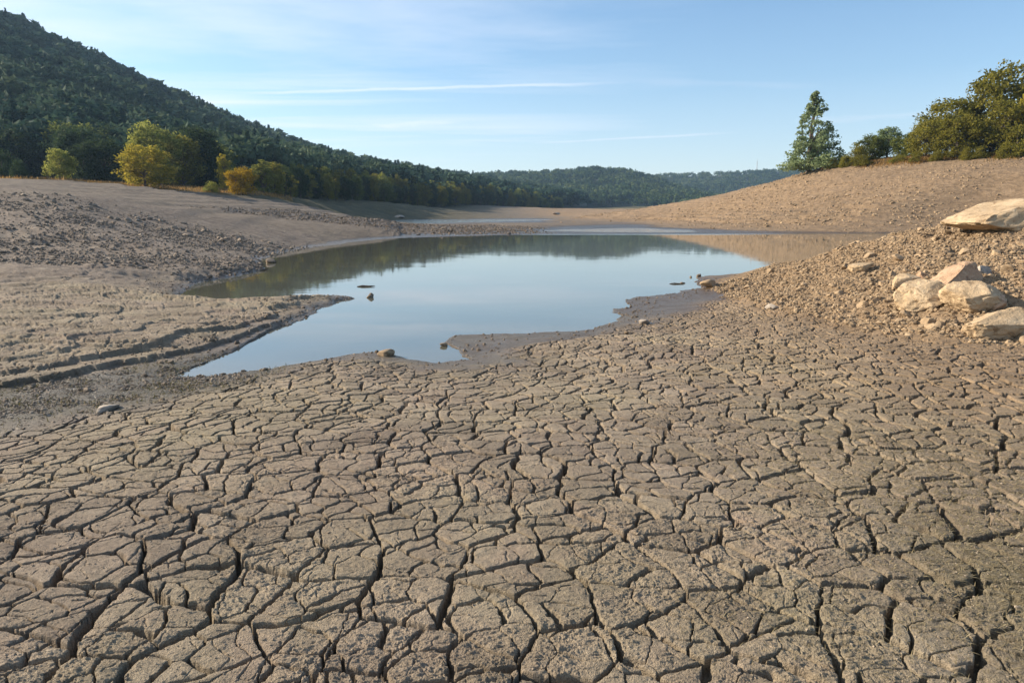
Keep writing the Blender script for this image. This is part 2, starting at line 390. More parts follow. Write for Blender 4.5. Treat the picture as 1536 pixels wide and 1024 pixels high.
def mat_ground():
    g = N('soil'); p = g.pos()
    wet, warm, sand, grn, plate, floor_ = (g.attr(k) for k in ('wet', 'warm', 'sand', 'green', 'plate', 'floor'))
    n_big = g.noise(0.5, 4, .6, p); n_mid = g.noise(3.5, 5, .6, p); n_fine = g.noise(38, 6, .7, p); n_grit = g.noise(170, 3, .6, p)
    base = g.ramp(n_mid, [(.25, (0.203, 0.158, 0.114)), (.5, (0.268, 0.212, 0.154)), (.75, (0.334, 0.270, 0.198))])
    base = g.mix(g.math('MULTIPLY', g.ramp(n_big, [(.40, (0, 0, 0)), (.68, (1, 1, 1))]), .55), base, (0.264, 0.229, 0.138))
    pink = g.ramp(g.noise(1.7, 4, .6, p, .4), [(.5, (0, 0, 0)), (.72, (1, 1, 1))])
    base = g.mix(g.math('MULTIPLY', pink, .55), base, (0.285, 0.209, 0.158))
    warmc = g.ramp(g.math('ADD', g.math('MULTIPLY', n_mid, .55), g.math('MULTIPLY', g.noise(.55, 6, .7, g.n('ShaderNodeMapping', {'Vector': p, 'Scale': (.4, .8, 4)}).outputs[0]), .45)), [(.25, (0.192, 0.129, 0.070)), (.5, (0.251, 0.172, 0.100)), (.78, (0.322, 0.233, 0.145))])
    base = g.mix(warm, base, warmc)
    sandc = g.ramp(g.noise(.35, 6, .65, p), [(.3, (0.122, 0.098, 0.074)), (.6, (0.176, 0.141, 0.105)), (.8, (0.220, 0.180, 0.136))])
    base = g.mix(sand, base, sandc)
    base = g.mix(g.math('MULTIPLY', g.attr('bank'), .75), base, g.ramp(n_mid, [(.3, (0.118, 0.092, 0.074)), (.55, (0.179, 0.143, 0.115)), (.75, (0.269, 0.224, 0.179))]))
    base = g.mix(grn, base, g.ramp(n_fine, [(.35, (0.085, 0.074, 0.039)), (.6, (0.155, 0.133, 0.077)), (.75, (0.220, 0.191, 0.118))]))
    var = g.math('ADD', g.math('MULTIPLY', plate, .42), g.math('ADD', g.math('MULTIPLY', n_fine, 1.0), g.math('MULTIPLY', n_grit, 1.5)))
    var = g.math('ADD', g.math('ADD', var, g.math('MULTIPLY', n_big, .5)), -.47)
    base = g.mix(1.0, base, g.n('ShaderNodeCombineColor', {0: var, 1: var, 2: var}).outputs[0], 'MULTIPLY')
    fl = g.ramp(g.noise(.3, 5, .6, p), [(.3, (.04, .045, .02)), (.55, (.085, .075, .03)), (.75, (.16, .12, .055))])
    base = g.mix(floor_, base, fl)
    wetc = g.mix(1.0, base, (.42, .39, .36), 'MULTIPLY')
    base = g.mix(wet, base, wetc)
    rgh = g.math('SUBTRACT', .95, g.math('MULTIPLY', wet, g.math('ADD', .36, g.math('MULTIPLY', n_mid, .5))))
    hgt = g.math('ADD', g.math('MULTIPLY', n_fine, .7), g.math('MULTIPLY', n_grit, .5))
    bump = g.n('ShaderNodeBump', {'Height': hgt, 'Strength': 1.0, 'Distance': .026})
    far = g.attr('far')
    fmap = g.n('ShaderNodeMapping', {'Vector': p, 'Scale': (.55, .8, 2.2)}).outputs[0]
    fn = g.noise(2.2, 7, .72, fmap)
    bump2 = g.n('ShaderNodeBump', {'Height': fn, 'Strength': g.math('MULTIPLY', far, .8), 'Distance': .45, 'Normal': bump.outputs[0]})
    tone = g.ramp(fn, [(.34, (.62, .6, .58)), (.5, (.95, .95, .95)), (.64, (1.2, 1.2, 1.2))])
    base = g.mix(far, base, g.mix(1.0, base, tone, 'MULTIPLY'))
    b = g.n('ShaderNodeBsdfPrincipled', {'Base Color': base, 'Roughness': rgh, 'Normal': bump2.outputs[0], 'Specular IOR Level': .35})
    g.t.links.new(b.outputs[0], g.out.inputs[0]); return g.m

def mat_water():
    g = N('pond_water'); p = g.pos()
    mp = g.n('ShaderNodeMapping', {'Vector': p, 'Scale': (1.0, 1.6, 1)}).outputs[0]
    rip = g.noise(3.0, 3, .5, mp); swell = g.noise(.35, 2, .5, mp)
    patch = g.ramp(g.noise(.16, 3, .6, p), [(.45, (.1, .1, .1)), (.65, (1, 1, 1))])
    h = g.math('ADD', g.math('MULTIPLY', g.math('MULTIPLY', rip, patch), .5), swell)
    far = g.n('ShaderNodeMapRange', {0: g.n('ShaderNodeSeparateXYZ', {0: p}).outputs[1], 1: 54.0, 2: 57.0, 3: 0.0, 4: 1.0}).outputs[0]
    h = g.math('ADD', h, g.math('MULTIPLY', far, g.math('MULTIPLY', g.noise(1.7, 3, .6, p), 60.0)))
    bump = g.n('ShaderNodeBump', {'Height': h, 'Strength': .12, 'Distance': .02})
    silt = g.ramp(g.noise(.5, 4, .6, p), [(.3, (.085, .085, .062)), (.7, (.12, .115, .085))])
    b = g.n('ShaderNodeBsdfPrincipled', {'Base Color': silt, 'Roughness': .035, 'IOR': 1.85, 'Normal': bump.outputs[0]})
    g.t.links.new(b.outputs[0], g.out.inputs[0]); return g.m

def mat_rock(name, cols, scale=4.0, bump=.5):
    g = N(name)
    oi = g.n('ShaderNodeObjectInfo'); isl = g.n('ShaderNodeNewGeometry')
    p = isl.outputs['Position']
    n1 = g.noise(scale, 6, .65, p); n2 = g.noise(scale * 9, 5, .7, p)
    c = g.ramp(n1, [(.3, cols[0]), (.5, cols[1]), (.72, cols[2])])
    rnd = g.math('ADD', g.math('MULTIPLY', isl.outputs['Random Per Island'], .5), g.math('MULTIPLY', oi.outputs['Random'], .22))
    v = g.math('ADD', g.math('ADD', rnd, .40), g.math('MULTIPLY', n2, .5))
    c = g.mix(1.0, c, g.n('ShaderNodeCombineColor', {0: v, 1: v, 2: v}).outputs[0], 'MULTIPLY')
    pit = g.ramp(g.noise(scale * 2.5, 6, .7, p, .6), [(.36, (.55, .5, .45)), (.46, (1, 1, 1))])
    c = g.mix(1.0, c, pit, 'MULTIPLY')
    bm = g.n('ShaderNodeBump', {'Height': g.math('ADD', n1, g.math('MULTIPLY', n2, .5)), 'Strength': bump, 'Distance': .03})
    b = g.n('ShaderNodeBsdfPrincipled', {'Base Color': c, 'Roughness': .93, 'Normal': bm.outputs[0], 'Specular IOR Level': .3})
    g.t.links.new(b.outputs[0], g.out.inputs[0]); return g.m

def mat_leaf(name, dark, mid, light, trans=.35, attr=None):
    g = N(name)
    geo = g.n('ShaderNodeNewGeometry'); oi = g.n('ShaderNodeObjectInfo')
    ns = g.noise(.9, 3, .6, geo.outputs['Position'])
    f = g.math('ADD', g.math('MULTIPLY', geo.outputs['Random Per Island'], .45), g.math('MULTIPLY', ns, .55))
    if attr: f = g.math('ADD', g.math('MULTIPLY', f, .55), g.math('MULTIPLY', g.attr(attr), .45))
    c = g.ramp(f, [(.22, dark), (.5, mid), (.78, light)])
    if not attr:
        v = g.math('ADD', g.math('MULTIPLY', oi.outputs['Random'], .35), .82)
        c = g.mix(1.0, c, g.n('ShaderNodeCombineColor', {0: v, 1: v, 2: v}).outputs[0], 'MULTIPLY')
    d = g.n('ShaderNodeBsdfPrincipled', {'Base Color': c, 'Roughness': .8, 'Specular IOR Level': .06})
    t = g.n('ShaderNodeBsdfTranslucent', {'Color': c})
    mx = g.n('ShaderNodeMixShader', {0: trans, 1: d.outputs[0], 2: t.outputs[0]})
    g.t.links.new(mx.outputs[0], g.out.inputs[0]); return g.m

def mat_bark(name='bark', a=(.06, .045, .035), b_=(.16, .13, .1)):
    g = N(name); p = g.n('ShaderNodeTexCoord').outputs['Object']
    mp = g.n('ShaderNodeMapping', {'Vector': p, 'Scale': (6, 6, 1.2)}).outputs[0]
    n = g.noise(3, 5, .65, mp)
    bm = g.n('ShaderNodeBump', {'Height': n, 'Strength': .8, 'Distance': .05})
    b = g.n('ShaderNodeBsdfPrincipled', {'Base Color': g.ramp(n, [(.35, a), (.65, b_)]), 'Roughness': .9, 'Normal': bm.outputs[0]})
    g.t.links.new(b.outputs[0], g.out.inputs[0]); return g.m

M_SOIL = mat_ground(); M_WATER = mat_water(); M_BARK = mat_bark()
M_TAN = mat_rock('tan_rock', [(0.250, 0.180, 0.106), (0.360, 0.265, 0.162), (0.450, 0.350, 0.228)], 3.4, 1.0)
M_PINK = mat_rock('pinkish_rock', [(.26, .165, .10), (.35, .235, .15), (.43, .31, .205)], 3.4, 1.0)
M_GREY = mat_rock('grey_rock', [(.17, .145, .12), (.26, .225, .185), (.36, .31, .25)], 4, .5)
M_PEBB = mat_rock('pebble', [(.16, .11, .065), (.265, .19, .115), (.36, .27, .17)], 5, .4)
M_RUBB = mat_rock('rubble_stone', [(.13, .105, .08), (.205, .165, .125), (.31, .255, .195)], 4, .4)
M_CLOD = mat_rock('clod', [(.11, .085, .06), (.18, .14, .10), (.26, .205, .15)], 3, .5)
M_CRUMB = mat_rock('crumb', [(.16, .13, .095), (.25, .2, .145), (.35, .285, .21)], 30, .3)

# ------------------------------------------------------------------ ground sheet
def build_ground():
    ang = np.radians(np.concatenate([np.arange(-180, -60, 4.0), np.arange(-60, -42.1, 0.2), np.linspace(-42, 42, 1560), np.arange(42.2, 60, 0.2), np.arange(60, 180.1, 4.0)]))
    dep = np.arctan2(1.53, 1.75), np.arctan2(1.53, 30)
    near = 1.53 / np.tan(np.linspace(dep[0], dep[1], 1450))
    r = np.concatenate([[0.02, .3, .6, .9, 1.2, 1.5], near, np.geomspace(30, 330, 330)[1:], np.geomspace(330, 1550, 26)[1:]])
    A, R = np.meshgrid(ang, r)
    x, y = (R * np.sin(A)).ravel(), (R * np.cos(A)).ravel()
    dr = np.gradient(r); res = np.repeat(np.minimum(np.maximum(dr, r * 0.001), 0.05), len(ang))
    res = np.minimum(res, 0.02)
    z, at = terrain(x, y, True, res)
    nr, na = len(r), len(ang)
    i = np.arange(nr - 1)[:, None] * na + np.arange(na - 1)
    Fq = np.stack([i, i + na, i + na + 1, i + 1], -1).reshape(-1, 4)[:, ::-1]
    rr = np.hypot(x, y)
    warm = np.clip(sst(0.5, 5.5, x + 0.12 * (y - 6) + 1.2 * fbm(x * .5, y * .5, 3, 81)) * sst(3, 7, rr) * .85 + at['mound'] + at['hill'], 0, 1)
    warm = warm * np.where(at['s1'] > 0, 0, 1)
    sand = np.clip(at['beach'] + sst(36, 50, rr) * (1 - at['hill']) * sst(25, 12, x), 0, 1)
    green = np.clip(at['chan'] * .8 + 0.75 * sst(0.9, 2.2, x + .5 * fbm(x * 1.2, y * 1.2, 3, 82)) * sst(4.6, 3.0, rr), 0, 1)
    fl = np.clip(sst(95, 104, y - 0.6 * np.maximum(x + 40, 0)) * sst(10, -30, x) + sst(300, 420, rr) + sst(7.6, 8.1, z) * sst(20, 40, x) * (rr > 60), 0, 1)
    wet = np.clip(at['wet'] + .55 * at['strip'], 0, 1)
    me = mesh_np('ground', np.stack([x, y, z], 1), Fq, 4, M_SOIL, True,
                 dict(wet=wet, warm=warm, sand=sand, green=green, plate=at['plate'], floor=fl, far=np.maximum(sst(20, 40, rr), .5 * at['left'] * sst(6, 9, rr)), bank=np.clip(at['bank'] + sst(.3, 1.5, at['s1']) * sst(14, 20, rr) * sst(48, 38, rr), 0, 1)))
    tag(link('ground', me), kind='structure')
build_ground()

def build_water():
    n = 2
    V = [(-75, 4, 0), (75, 4, 0), (75, 60, 0), (75, 230, 0), (-75, 230, 0), (-75, 60, 0)]
    me = mesh_np('water', V, [0, 1, 2, 5, 5, 2, 3, 4], 4, M_WATER, False)
    tag(link('water', me), kind='structure')
build_water()

# ------------------------------------------------------------------ hills
def interp(tab, px):
    t = np.array(tab, float); return np.interp(px, t[:, 0], t[:, 1])

class Hill:
    def __init__(self, px0, px1, base_d, ridge_d, ridge_py, base_z, tree_h, power=1.05, seed=1):
        self.a = (px0, px1, base_d, ridge_d, ridge_py, base_z, tree_h, power, seed)
    def point(self, px, t):
        px0, px1, bd, rd, rp, bz, th, pw, seed = self.a
        Db, Dr = interp(bd, px), interp(rd, px)
        x, yv, d = ray(px, interp(rp, px))
        zr = np.maximum(HC + d / yv * Dr - th, bz - 1.0)
        tt = np.clip(t, 0, 1)
        D = Db + (Dr - Db) * t
        z = bz + (zr - bz) * tt ** pw
        z = np.where(t > 1, zr + (bz - 4 - zr) * sst(1, 1.7, t), z)
        X = (px - 768) / F * D * CT
        am = np.clip((zr - bz) / 40, .05, 1) * np.minimum(tt * 3, 1) * np.where(t > .9, .25, 1)
        z = z + am * (4 * fbm(X * .012, D * .012, 3, seed) + 1.5 * fbm(X * .05, D * .05, 2, seed + 3))
        z = np.where(t <= 0, z - 3, z)
        return X, D, z
    def mesh(self, nx, nt, mat):
        px = np.linspace(self.a[0], self.a[1], nx); t = np.concatenate([np.linspace(0, 1, nt), np.linspace(1, 1.7, 8)[1:]])
        P, T = np.meshgrid(px, t)
        X, D, z = self.point(P.ravel(), T.ravel())
        i = np.arange(len(t) - 1)[:, None] * nx + np.arange(nx - 1)
        Fq = np.stack([i, i + 1, i + nx + 1, i + nx], -1).reshape(-1, 4)
        return mesh_np('hill', np.stack([X, D, z], 1), Fq, 4, mat, True)

def mat_floor():
    g = N('forest_floor'); n = g.noise(.08, 5, .6, g.pos())
    b = g.n('ShaderNodeBsdfPrincipled', {'Base Color': g.ramp(n, [(.3, (.018, .026, .012)), (.7, (.045, .05, .022))]), 'Roughness': .95})
    g.t.links.new(b.outputs[0], g.out.inputs[0]); return g.m
M_FLOOR = mat_floor()

MOUNTAIN = Hill(-1000, 880, [(-1000, 125), (0, 122), (400, 135), (450, 150), (600, 215), (720, 305), (840, 430), (880, 450)],
    [(-1000, 360), (0, 400), (300, 470), (600, 640), (840, 700), (880, 720)],
    [(-1000, 190), (-600, 40), (-300, -70), (-120, -40), (0, 14), (100, 68), (200, 122), (300, 174), (400, 217), (450, 232), (500, 244), (560, 255), (600, 263), (660, 269), (720, 278), (780, 287), (840, 297), (880, 306)],
    5.0, -1.5, 1.0, 101)
HILL_A = Hill(480, 1260, [(480, 620), (1260, 620)], [(480, 900), (1260, 940)],
    [(480, 296), (560, 285), (640, 275), (690, 265), (740, 258.5), (800, 257), (850, 255), (878, 250), (905, 252), (945, 255), (985, 265), (1030, 280), (1100, 296), (1180, 310), (1260, 316)], 4, 8, .9, 131)
HILL_B = Hill(780, 2100, [(780, 960), (2100, 960)], [(780, 1250), (2100, 1250)],
    [(780, 300), (850, 290), (900, 277), (955, 264), (1000, 258.5), (1060, 257), (1130, 254), (1190, 250), (1300, 244), (1500, 240), (1800, 250), (2100, 300)], 4, 8, .8, 151)
tag(link('hill', MOUNTAIN.mesh(150, 30, M_FLOOR)), kind='structure')
tag(link('hill', HILL_A.mesh(70, 16, M_FLOOR)), kind='structure')
tag(link('hill', HILL_B.mesh(70, 14, M_FLOOR)), kind='structure')

# ------------------------------------------------------------------ foliage
def rand_dir(n, r=rng):
    v = r.normal(size=(n, 3)); return v / np.linalg.norm(v, axis=1)[:, None]

def leaf_quads(C, size, r=rng, up=0.25, tri=False):
    """small bent-free leaf sprays at the points C"""
    n = len(C); size = np.broadcast_to(np.asarray(size, float), (n,))
    nrm = rand_dir(n, r); nrm[:, 2] += up; nrm /= np.linalg.norm(nrm, axis=1)[:, None]
    a = np.cross(nrm, rand_dir(n, r)); a /= np.linalg.norm(a, axis=1)[:, None] + 1e-9
    b = np.cross(nrm, a)
    s = (size * r.uniform(.6, 1.3, n))[:, None]; w = (r.uniform(.45, .8, n))[:, None]
    if tri:
        V = np.stack([C - a * s * .6 - b * s * w * .6, C + a * s * .7 - b * s * w * .2, C + b * s * w * .8 - a * s * .1], 1).reshape(-1, 3)
        return V, np.arange(n * 3)
    V = np.stack([C - a * s * .6, C + b * s * w * .5 - a * s * .05, C + a * s * .6, C - b * s * w * .5 + a * s * .08], 1).reshape(-1, 3)
    return V, np.arange(n * 4)

def tube(P, R, sides=7):
    """tapered tube along the polyline P"""
    P = np.array(P, float); V, Fc = [], []
    for i, p in enumerate(P):
        d = P[min(i + 1, len(P) - 1)] - P[max(i - 1, 0)]; d /= np.linalg.norm(d) + 1e-9
        h = np.array([1.0, 0, 0]) if abs(d[0]) < .8 else np.array([0, 1.0, 0])
        a = np.cross(d, h); a /= np.linalg.norm(a); b = np.cross(d, a)
        t = np.linspace(0, 2 * math.pi, sides, endpoint=False)
        V.append(p + R[i] * (np.cos(t)[:, None] * a + np.sin(t)[:, None] * b))
    V = np.concatenate(V); m = len(P)
    for i in range(m - 1):
        for k in range(sides):
            k2 = (k + 1) % sides
            Fc.append((i * sides + k, i * sides + k2, (i + 1) * sides + k2, (i + 1) * sides + k))
    return V, np.array(Fc)

def join_tubes(ts):
    Vs, Fs, o = [], [], 0
    for V, Fc in ts:
        Vs.append(V); Fs.append(Fc + o); o += len(V)
    return np.concatenate(Vs), np.concatenate(Fs)

def broadleaf(seed, h=1.0, w=.8, base=.12, nclump=60, nleaf=80, leaf=.035, lean=0.0, shape='round', clump=.13):
    """unit-height tree: trunk mesh and crown mesh"""
    r = np.random.default_rng(seed)
    C = []
    while len(C) < nclump:
        p = r.uniform(-1, 1, 3)
        zz = (p[2] + 1) / 2
        if shape == 'round': rad = math.sqrt(max(0, 1 - (abs(zz - .42) / .58) ** 2.2))
        elif shape == 'cone': rad = (1 - zz) ** .9 * .97 + .03
        elif shape == 'slim': rad = .8 * math.sin(math.pi * min(1, zz * .92 + .06)) ** .6
        else: rad = math.sqrt(max(0, 1 - zz ** 2.0))             # bush / dome
        q = math.hypot(p[0], p[1])
        th = math.atan2(p[1], p[0])
        rad *= .82 + .3 * math.sin(th * 2 + seed) * math.cos(th * 3 + seed * 2) + r.normal() * .08
        if q > rad: continue
        if q < rad * .45 and zz < .8 and r.random() < .75: continue
        C.append((p[0] * w / 2, p[1] * w / 2, base + zz * (h - base)))
    if shape == 'cone':
        for zz in np.linspace(.72, .985, 26): C[int(r.integers(0, nclump))] = (r.normal() * .10 * (1.02 - zz) * w * 2, r.normal() * .10 * (1.02 - zz) * w * 2, base + zz * (h - base))
    C = np.array(C)
    cs = clump * r.uniform(.6, 1.25, nclump)
    if shape in ('cone', 'slim'): cs *= 1.1 - .6 * (C[:, 2] - base) / (h - base)
    pts, n = [], 0
    for c, s in zip(C, cs):
        d = rand_dir(nleaf, r) * (r.uniform(0, 1, nleaf) ** .45)[:, None] * s
        d[:, 2] *= .72
        pts.append(c + d)
    pts = np.concatenate(pts)
    pts = pts[pts[:, 2] > base * .5]
    V, Fl = leaf_quads(pts, leaf, r)
    ts = []
    top = np.array([lean * .3, 0, h * .86])
    tp = [np.array([lean * .3 * t, .015 * math.sin(3 * t + seed), h * .86 * t]) for t in np.linspace(0, 1, 8)]
    tr = .026 if shape != 'bush' else .016
    ts.append(tube(tp, [tr * (1.35 if i == 0 else 1) * (1 - .88 * i / 7) for i in range(8)]))
    for c in C[r.permutation(nclump)[:26]]:
        t0 = max(.1, (c[2] / h) * r.uniform(.45, .75)); st = tp[0] + (tp[-1] - tp[0]) * min(t0, .95)
        mid = (st + c) / 2 + r.normal(size=3) * .02 + np.array([0, 0, -.015])
        ts.append(tube([st, mid, c], [.010 * (1.25 - t0), .006, .002], 5))
    tv, tf = join_tubes(ts)
    return (tv, tf), (V, Fl)

def conifer(seed, w=.42, nwh=26, leaf=.03, base=.06, sparse=0.0):
    r = np.random.default_rng(seed); pts = []; ts = []
    ts.append(tube([(0, 0, 0), (.004, .003, .5), (0, 0, .985)], [.022, .013, .002]))
    for i in range(nwh):
        z = base + (1 - base) * (i / nwh) ** .92
        L0 = w / 2 * (1 - z) ** .8 * 1.05 + .012
        k = 6 if z < .8 else 4
        for j in range(k):
            if r.random() < sparse: continue
            a = j * 2 * math.pi / k + i * 1.1 + r.normal() * .25; L = L0 * r.uniform(.6, 1.15)
            e = np.array([math.cos(a) * L, math.sin(a) * L, z + L * r.uniform(-.25, .3)])
            s = np.array([0, 0, z])
            if z < .85: ts.append(tube([s, (s + e) / 2 + (0, 0, -.008), e], [.005, .0035, .001], 4))
            m = int(14 + 170 * L)
            t = r.uniform(.18, 1.05, m) ** .8
            p = s + (e - s) * t[:, None] + r.normal(size=(m, 3)) * np.array([.014, .014, .009]) * (1.3 - .5 * t[:, None]) * (1 + 2 * L)
            pts.append(p)
    V, Fl = leaf_quads(np.concatenate(pts), leaf, r)
    tv, tf = join_tubes(ts)
    return (tv, tf), (V, Fl)

def tree_mesh(kind, tv):
    (a, b), (c, d) = tv
    t = mesh_np(kind + '_trunk', a, b, 4, M_BARK, True)
    l = mesh_np(kind + '_crown', c, d, 4, None, False)
    return t, l

PROTO = {}
for k, v in dict(
    oak1=broadleaf(11, w=.95, base=.10, nclump=105, nleaf=75, leaf=.040),
    oak2=broadleaf(12, w=.85, base=.08, nclump=105, nleaf=75, leaf=.040),
    oak3=broadleaf(13, w=.75, base=.12, nclump=90, nleaf=78, leaf=.040),
    slim1=broadleaf(14, w=.36, base=.10, nclump=46, nleaf=70, leaf=.028, shape='slim', clump=.085),
    slim2=broadleaf(15, w=.46, base=.08, nclump=55, nleaf=70, leaf=.030, shape='slim', clump=.10),
    cone1=broadleaf(16, w=.74, base=.05, nclump=210, nleaf=46, leaf=.026, shape='cone', clump=.075),
    bush1=broadleaf(17, w=1.45, base=.02, nclump=60, nleaf=80, leaf=.06, shape='bush', clump=.24),
    bush2=broadleaf(18, w=1.15, base=.02, nclump=60, nleaf=80, leaf=.055, shape='bush', clump=.22),
    spruce1=conifer(19), spruce2=conifer(20, w=.34, nwh=30),
    airy=broadleaf(21, w=.55, base=.25, nclump=44, nleaf=42, leaf=.026, shape='slim', clump=.09)).items():
    PROTO[k] = tree_mesh(k, v)

LEAF = dict(
    green=mat_leaf('green_leaves', (0.063, 0.084, 0.021), (0.133, 0.159, 0.038), (0.230, 0.243, 0.062), .42),
    dark=mat_leaf('dark_leaves', (0.018, 0.036, 0.017), (0.039, 0.063, 0.025), (0.075, 0.102, 0.039)),
    yellow=mat_leaf('yellowing_leaves', (0.174, 0.167, 0.024), (0.361, 0.306, 0.040), (0.560, 0.418, 0.056), .5),
    gold=mat_leaf('golden_leaves', (0.216, 0.143, 0.011), (0.404, 0.268, 0.018), (0.539, 0.364, 0.029), .5),
    lime=mat_leaf('pale_green_leaves', (0.116, 0.138, 0.029), (0.246, 0.261, 0.058), (0.406, 0.384, 0.102), .5),
    olive=mat_leaf('olive_leaves', (0.095, 0.099, 0.017), (0.190, 0.178, 0.029), (0.305, 0.263, 0.051), .48),
    blue=mat_leaf('bluish_leaves', (0.097, 0.140, 0.065), (0.197, 0.251, 0.120), (0.325, 0.382, 0.185), .42),
    spruce=mat_leaf('spruce_needles', (.010, .020, .012), (.020, .034, .018), (.035, .05, .025), .15))

def set_mat(o, m):
    o.material_slots[0].link = 'OBJECT'; o.material_slots[0].material = m

def put_tree(name, proto, mat, loc, h, label, cat, group=None, wide=1.0, rz=None):
    t, l = PROTO[proto]
    root = bpy.data.objects.new(name, None); COL.objects.link(root); root.empty_display_size = .5
    root.location = loc; root.scale = (h * wide, h * wide, h)
    root.rotation_euler[2] = random.uniform(0, 6.28) if rz is None else rz
    o = link('trunk', t, root)
    c = link('crown', l, root)
    if not len(l.materials): l.materials.append(LEAF['green'])
    set_mat(c, LEAF[mat])
    return tag(root, label, cat, group)

def gz(x, y):
    return float(terrain(np.array([x]), np.array([y]), False)[0][0])

def tree_at(px, py_base, py_top, D, wpx, name, proto, mat, label, cat='tree', group=None, pw=None, drop=.15):
    """a tree standing at distance D in the column px, on the ground there, tall enough to reach py_top"""
    x, yv, d = ray(px, 512)
    X = (px - 768) / F * D * CT
    z = gz(X, D) - drop
    zt = PD(px, py_top - (8 if proto == 'cone1' else 0), D)[2]
    h = max(zt - z, .5)
    w = wpx / F * D
    pw_ = dict(oak1=.98, oak2=.9, oak3=.8, slim1=.38, slim2=.48, cone1=.72, bush1=1.6, bush2=1.3, spruce1=.44, spruce2=.36, airy=.55)[proto]
    return put_tree(name, proto, mat, (X, D, z), h, label, cat, group, (w / h) / pw_)

T = [
 # left bank, in front of the mountain
 (97, 275, 223, 97, 42, 'broadleaf_tree', 'oak3', 'lime', 'small rounded pale green tree standing alone near the left end of the bank'),
 (134, 276, 214, 108, 50, 'broadleaf_tree', 'oak2', 'dark', 'dark green tree on the bank just beside the small pale lone tree'),
 (165, 276, 206, 112, 70, 'broadleaf_tree', 'oak1', 'dark', 'broad dark green tree with a pale top, left of the big yellow tree'),
 (222, 281, 217, 99, 80, 'broadleaf_tree', 'oak1', 'yellow', 'big round yellow autumn tree standing foremost on the left bank'),
 (240, 281, 186, 113, 82, 'broadleaf_tree', 'oak2', 'lime', 'tall yellow green tree rising right behind the big yellow tree'),
 (280, 281, 203, 116, 62, 'broadleaf_tree', 'oak3', 'olive', 'tall olive tree at the right shoulder of the big yellow tree'),
 (332, 284, 210, 125, 20, 'broadleaf_tree', 'slim1', 'lime', 'thin tall pale tree rising above the small slim yellowish one'),
 (341, 284, 228, 110, 28, 'broadleaf_tree', 'slim2', 'yellow', 'slim yellowish tree between the big yellow tree and the golden one'),
 (318, 288, 272, 102, 26, 'shrub', 'bush2', 'lime', 'small round pale green shrub alone at the edge of the beach'),
 (366, 288, 251, 104, 48, 'broadleaf_tree', 'oak1', 'gold', 'bright golden orange tree, the most vivid one on the bank'),
 (397, 291, 236, 114, 46, 'broadleaf_tree', 'slim2', 'lime', 'pale yellow green tree with a split top directly right of the golden tree'),
 (415, 292, 243, 122, 34, 'broadleaf_tree', 'oak3', 'olive', 'olive green tree beside the pale split topped tree'),
 (12, 268, 224, 97, 46, 'shrub', 'bush2', 'dark', 'large dark shrub at the far left end of the bank'),
 (36, 269, 238, 95, 26, 'shrub', 'bush1', 'dark', 'lower dark shrub just right of the large dark shrub'),
 # spruces on the skyline
 (565, 300, 247, 330, 9, 'spruce_tree', 'spruce1', 'spruce', 'pointed dark spruce standing out above the treeline at the foot of the mountain'),
 (665, 300, 263, 400, 9, 'spruce_tree', 'spruce2', 'spruce', 'small dark spruce tip above the lower, farther part of the treeline'),
 # right crest
 (1209, 256, 146, 100, 98, 'conical_tree', 'cone1', 'blue', 'tall conical bluish green tree standing alone on the crest of the right slope'),
 (1274, 244, 216, 94, 34, 'shrub', 'bush2', 'olive', 'low leafy olive shrub, leftmost of the row on the right crest'),
 (1300, 243, 203, 95, 48, 'broadleaf_tree', 'oak2', 'green', 'short green tree at the low left end of the right crest row'),
 (1322, 242, 191, 96, 46, 'broadleaf_tree', 'oak3', 'blue', 'short bluish tree with pointed top in the low part of the crest row'),
 (1347, 241, 201, 92, 40, 'broadleaf_tree', 'oak2', 'green', 'short dark green tree touching the yellowish olive tree'),
 (1378, 240, 178, 88, 62, 'broadleaf_tree', 'oak1', 'olive', 'yellowish olive rounded tree left of the tallest crest tree'),
 (1410, 239, 147, 90, 92, 'broadleaf_tree', 'oak1', 'olive', 'broad olive tree on the left shoulder of the tallest crest tree'),
 (1425, 238, 168, 84, 66, 'broadleaf_tree', 'oak2', 'olive', 'dense lower olive tree standing before the tallest crest tree'),
 (1474, 237, 99, 88, 104, 'broadleaf_tree', 'oak2', 'olive', 'tallest broad green tree on the right crest'),
 (1490, 235, 150, 82, 70, 'broadleaf_tree', 'oak3', 'olive', 'green tree with low branches in front of the tallest crest tree'),
 (1524, 234, 86, 96, 44, 'broadleaf_tree', 'airy', 'blue', 'thin airy tree with sparse top rising behind the right end of the crest row'),
 (1530, 234, 138, 82, 66, 'broadleaf_tree', 'oak3', 'yellow', 'yellowish tree at the right end of the crest row'),
 (1512, 234, 188, 79, 54, 'shrub', 'bush2', 'olive', 'leafy olive shrub at the foot of the yellowish tree on the right crest'),
 (1590, 234, 120, 84, 110, 'broadleaf_tree', 'oak1', 'green', 'green tree cut off by the right edge of the view'),
]
for px, pb, pt_, D, w, nm, pr, mt, lab in T:
    tree_at(px, pb, pt_, D, w, nm, pr, mt, lab, 'shrub' if nm == 'shrub' else 'tree')

rs = np.random.default_rng(66)
for px in (1244, 1262, 1290, 1336, 1362, 1396, 1440, 1462, 1500, 1546):
    D = float(np.interp(px, [1215, 1300, 1400, 1536, 1700], [98, 90.5, 84, 77.5, 74])) + rs.uniform(-1, .5)
    tree_at(px, 0, float(np.interp(px, [1215, 1300, 1536], [254, 240, 226])) - rs.uniform(5, 16), D, rs.uniform(18, 34), 'scrub_bush', ['bush1', 'bush2'][rs.integers(0, 2)], 'olive',
            'small low olive scrub bush at the foot of the trees on the right crest', 'bush', 'low scrub along the right crest')

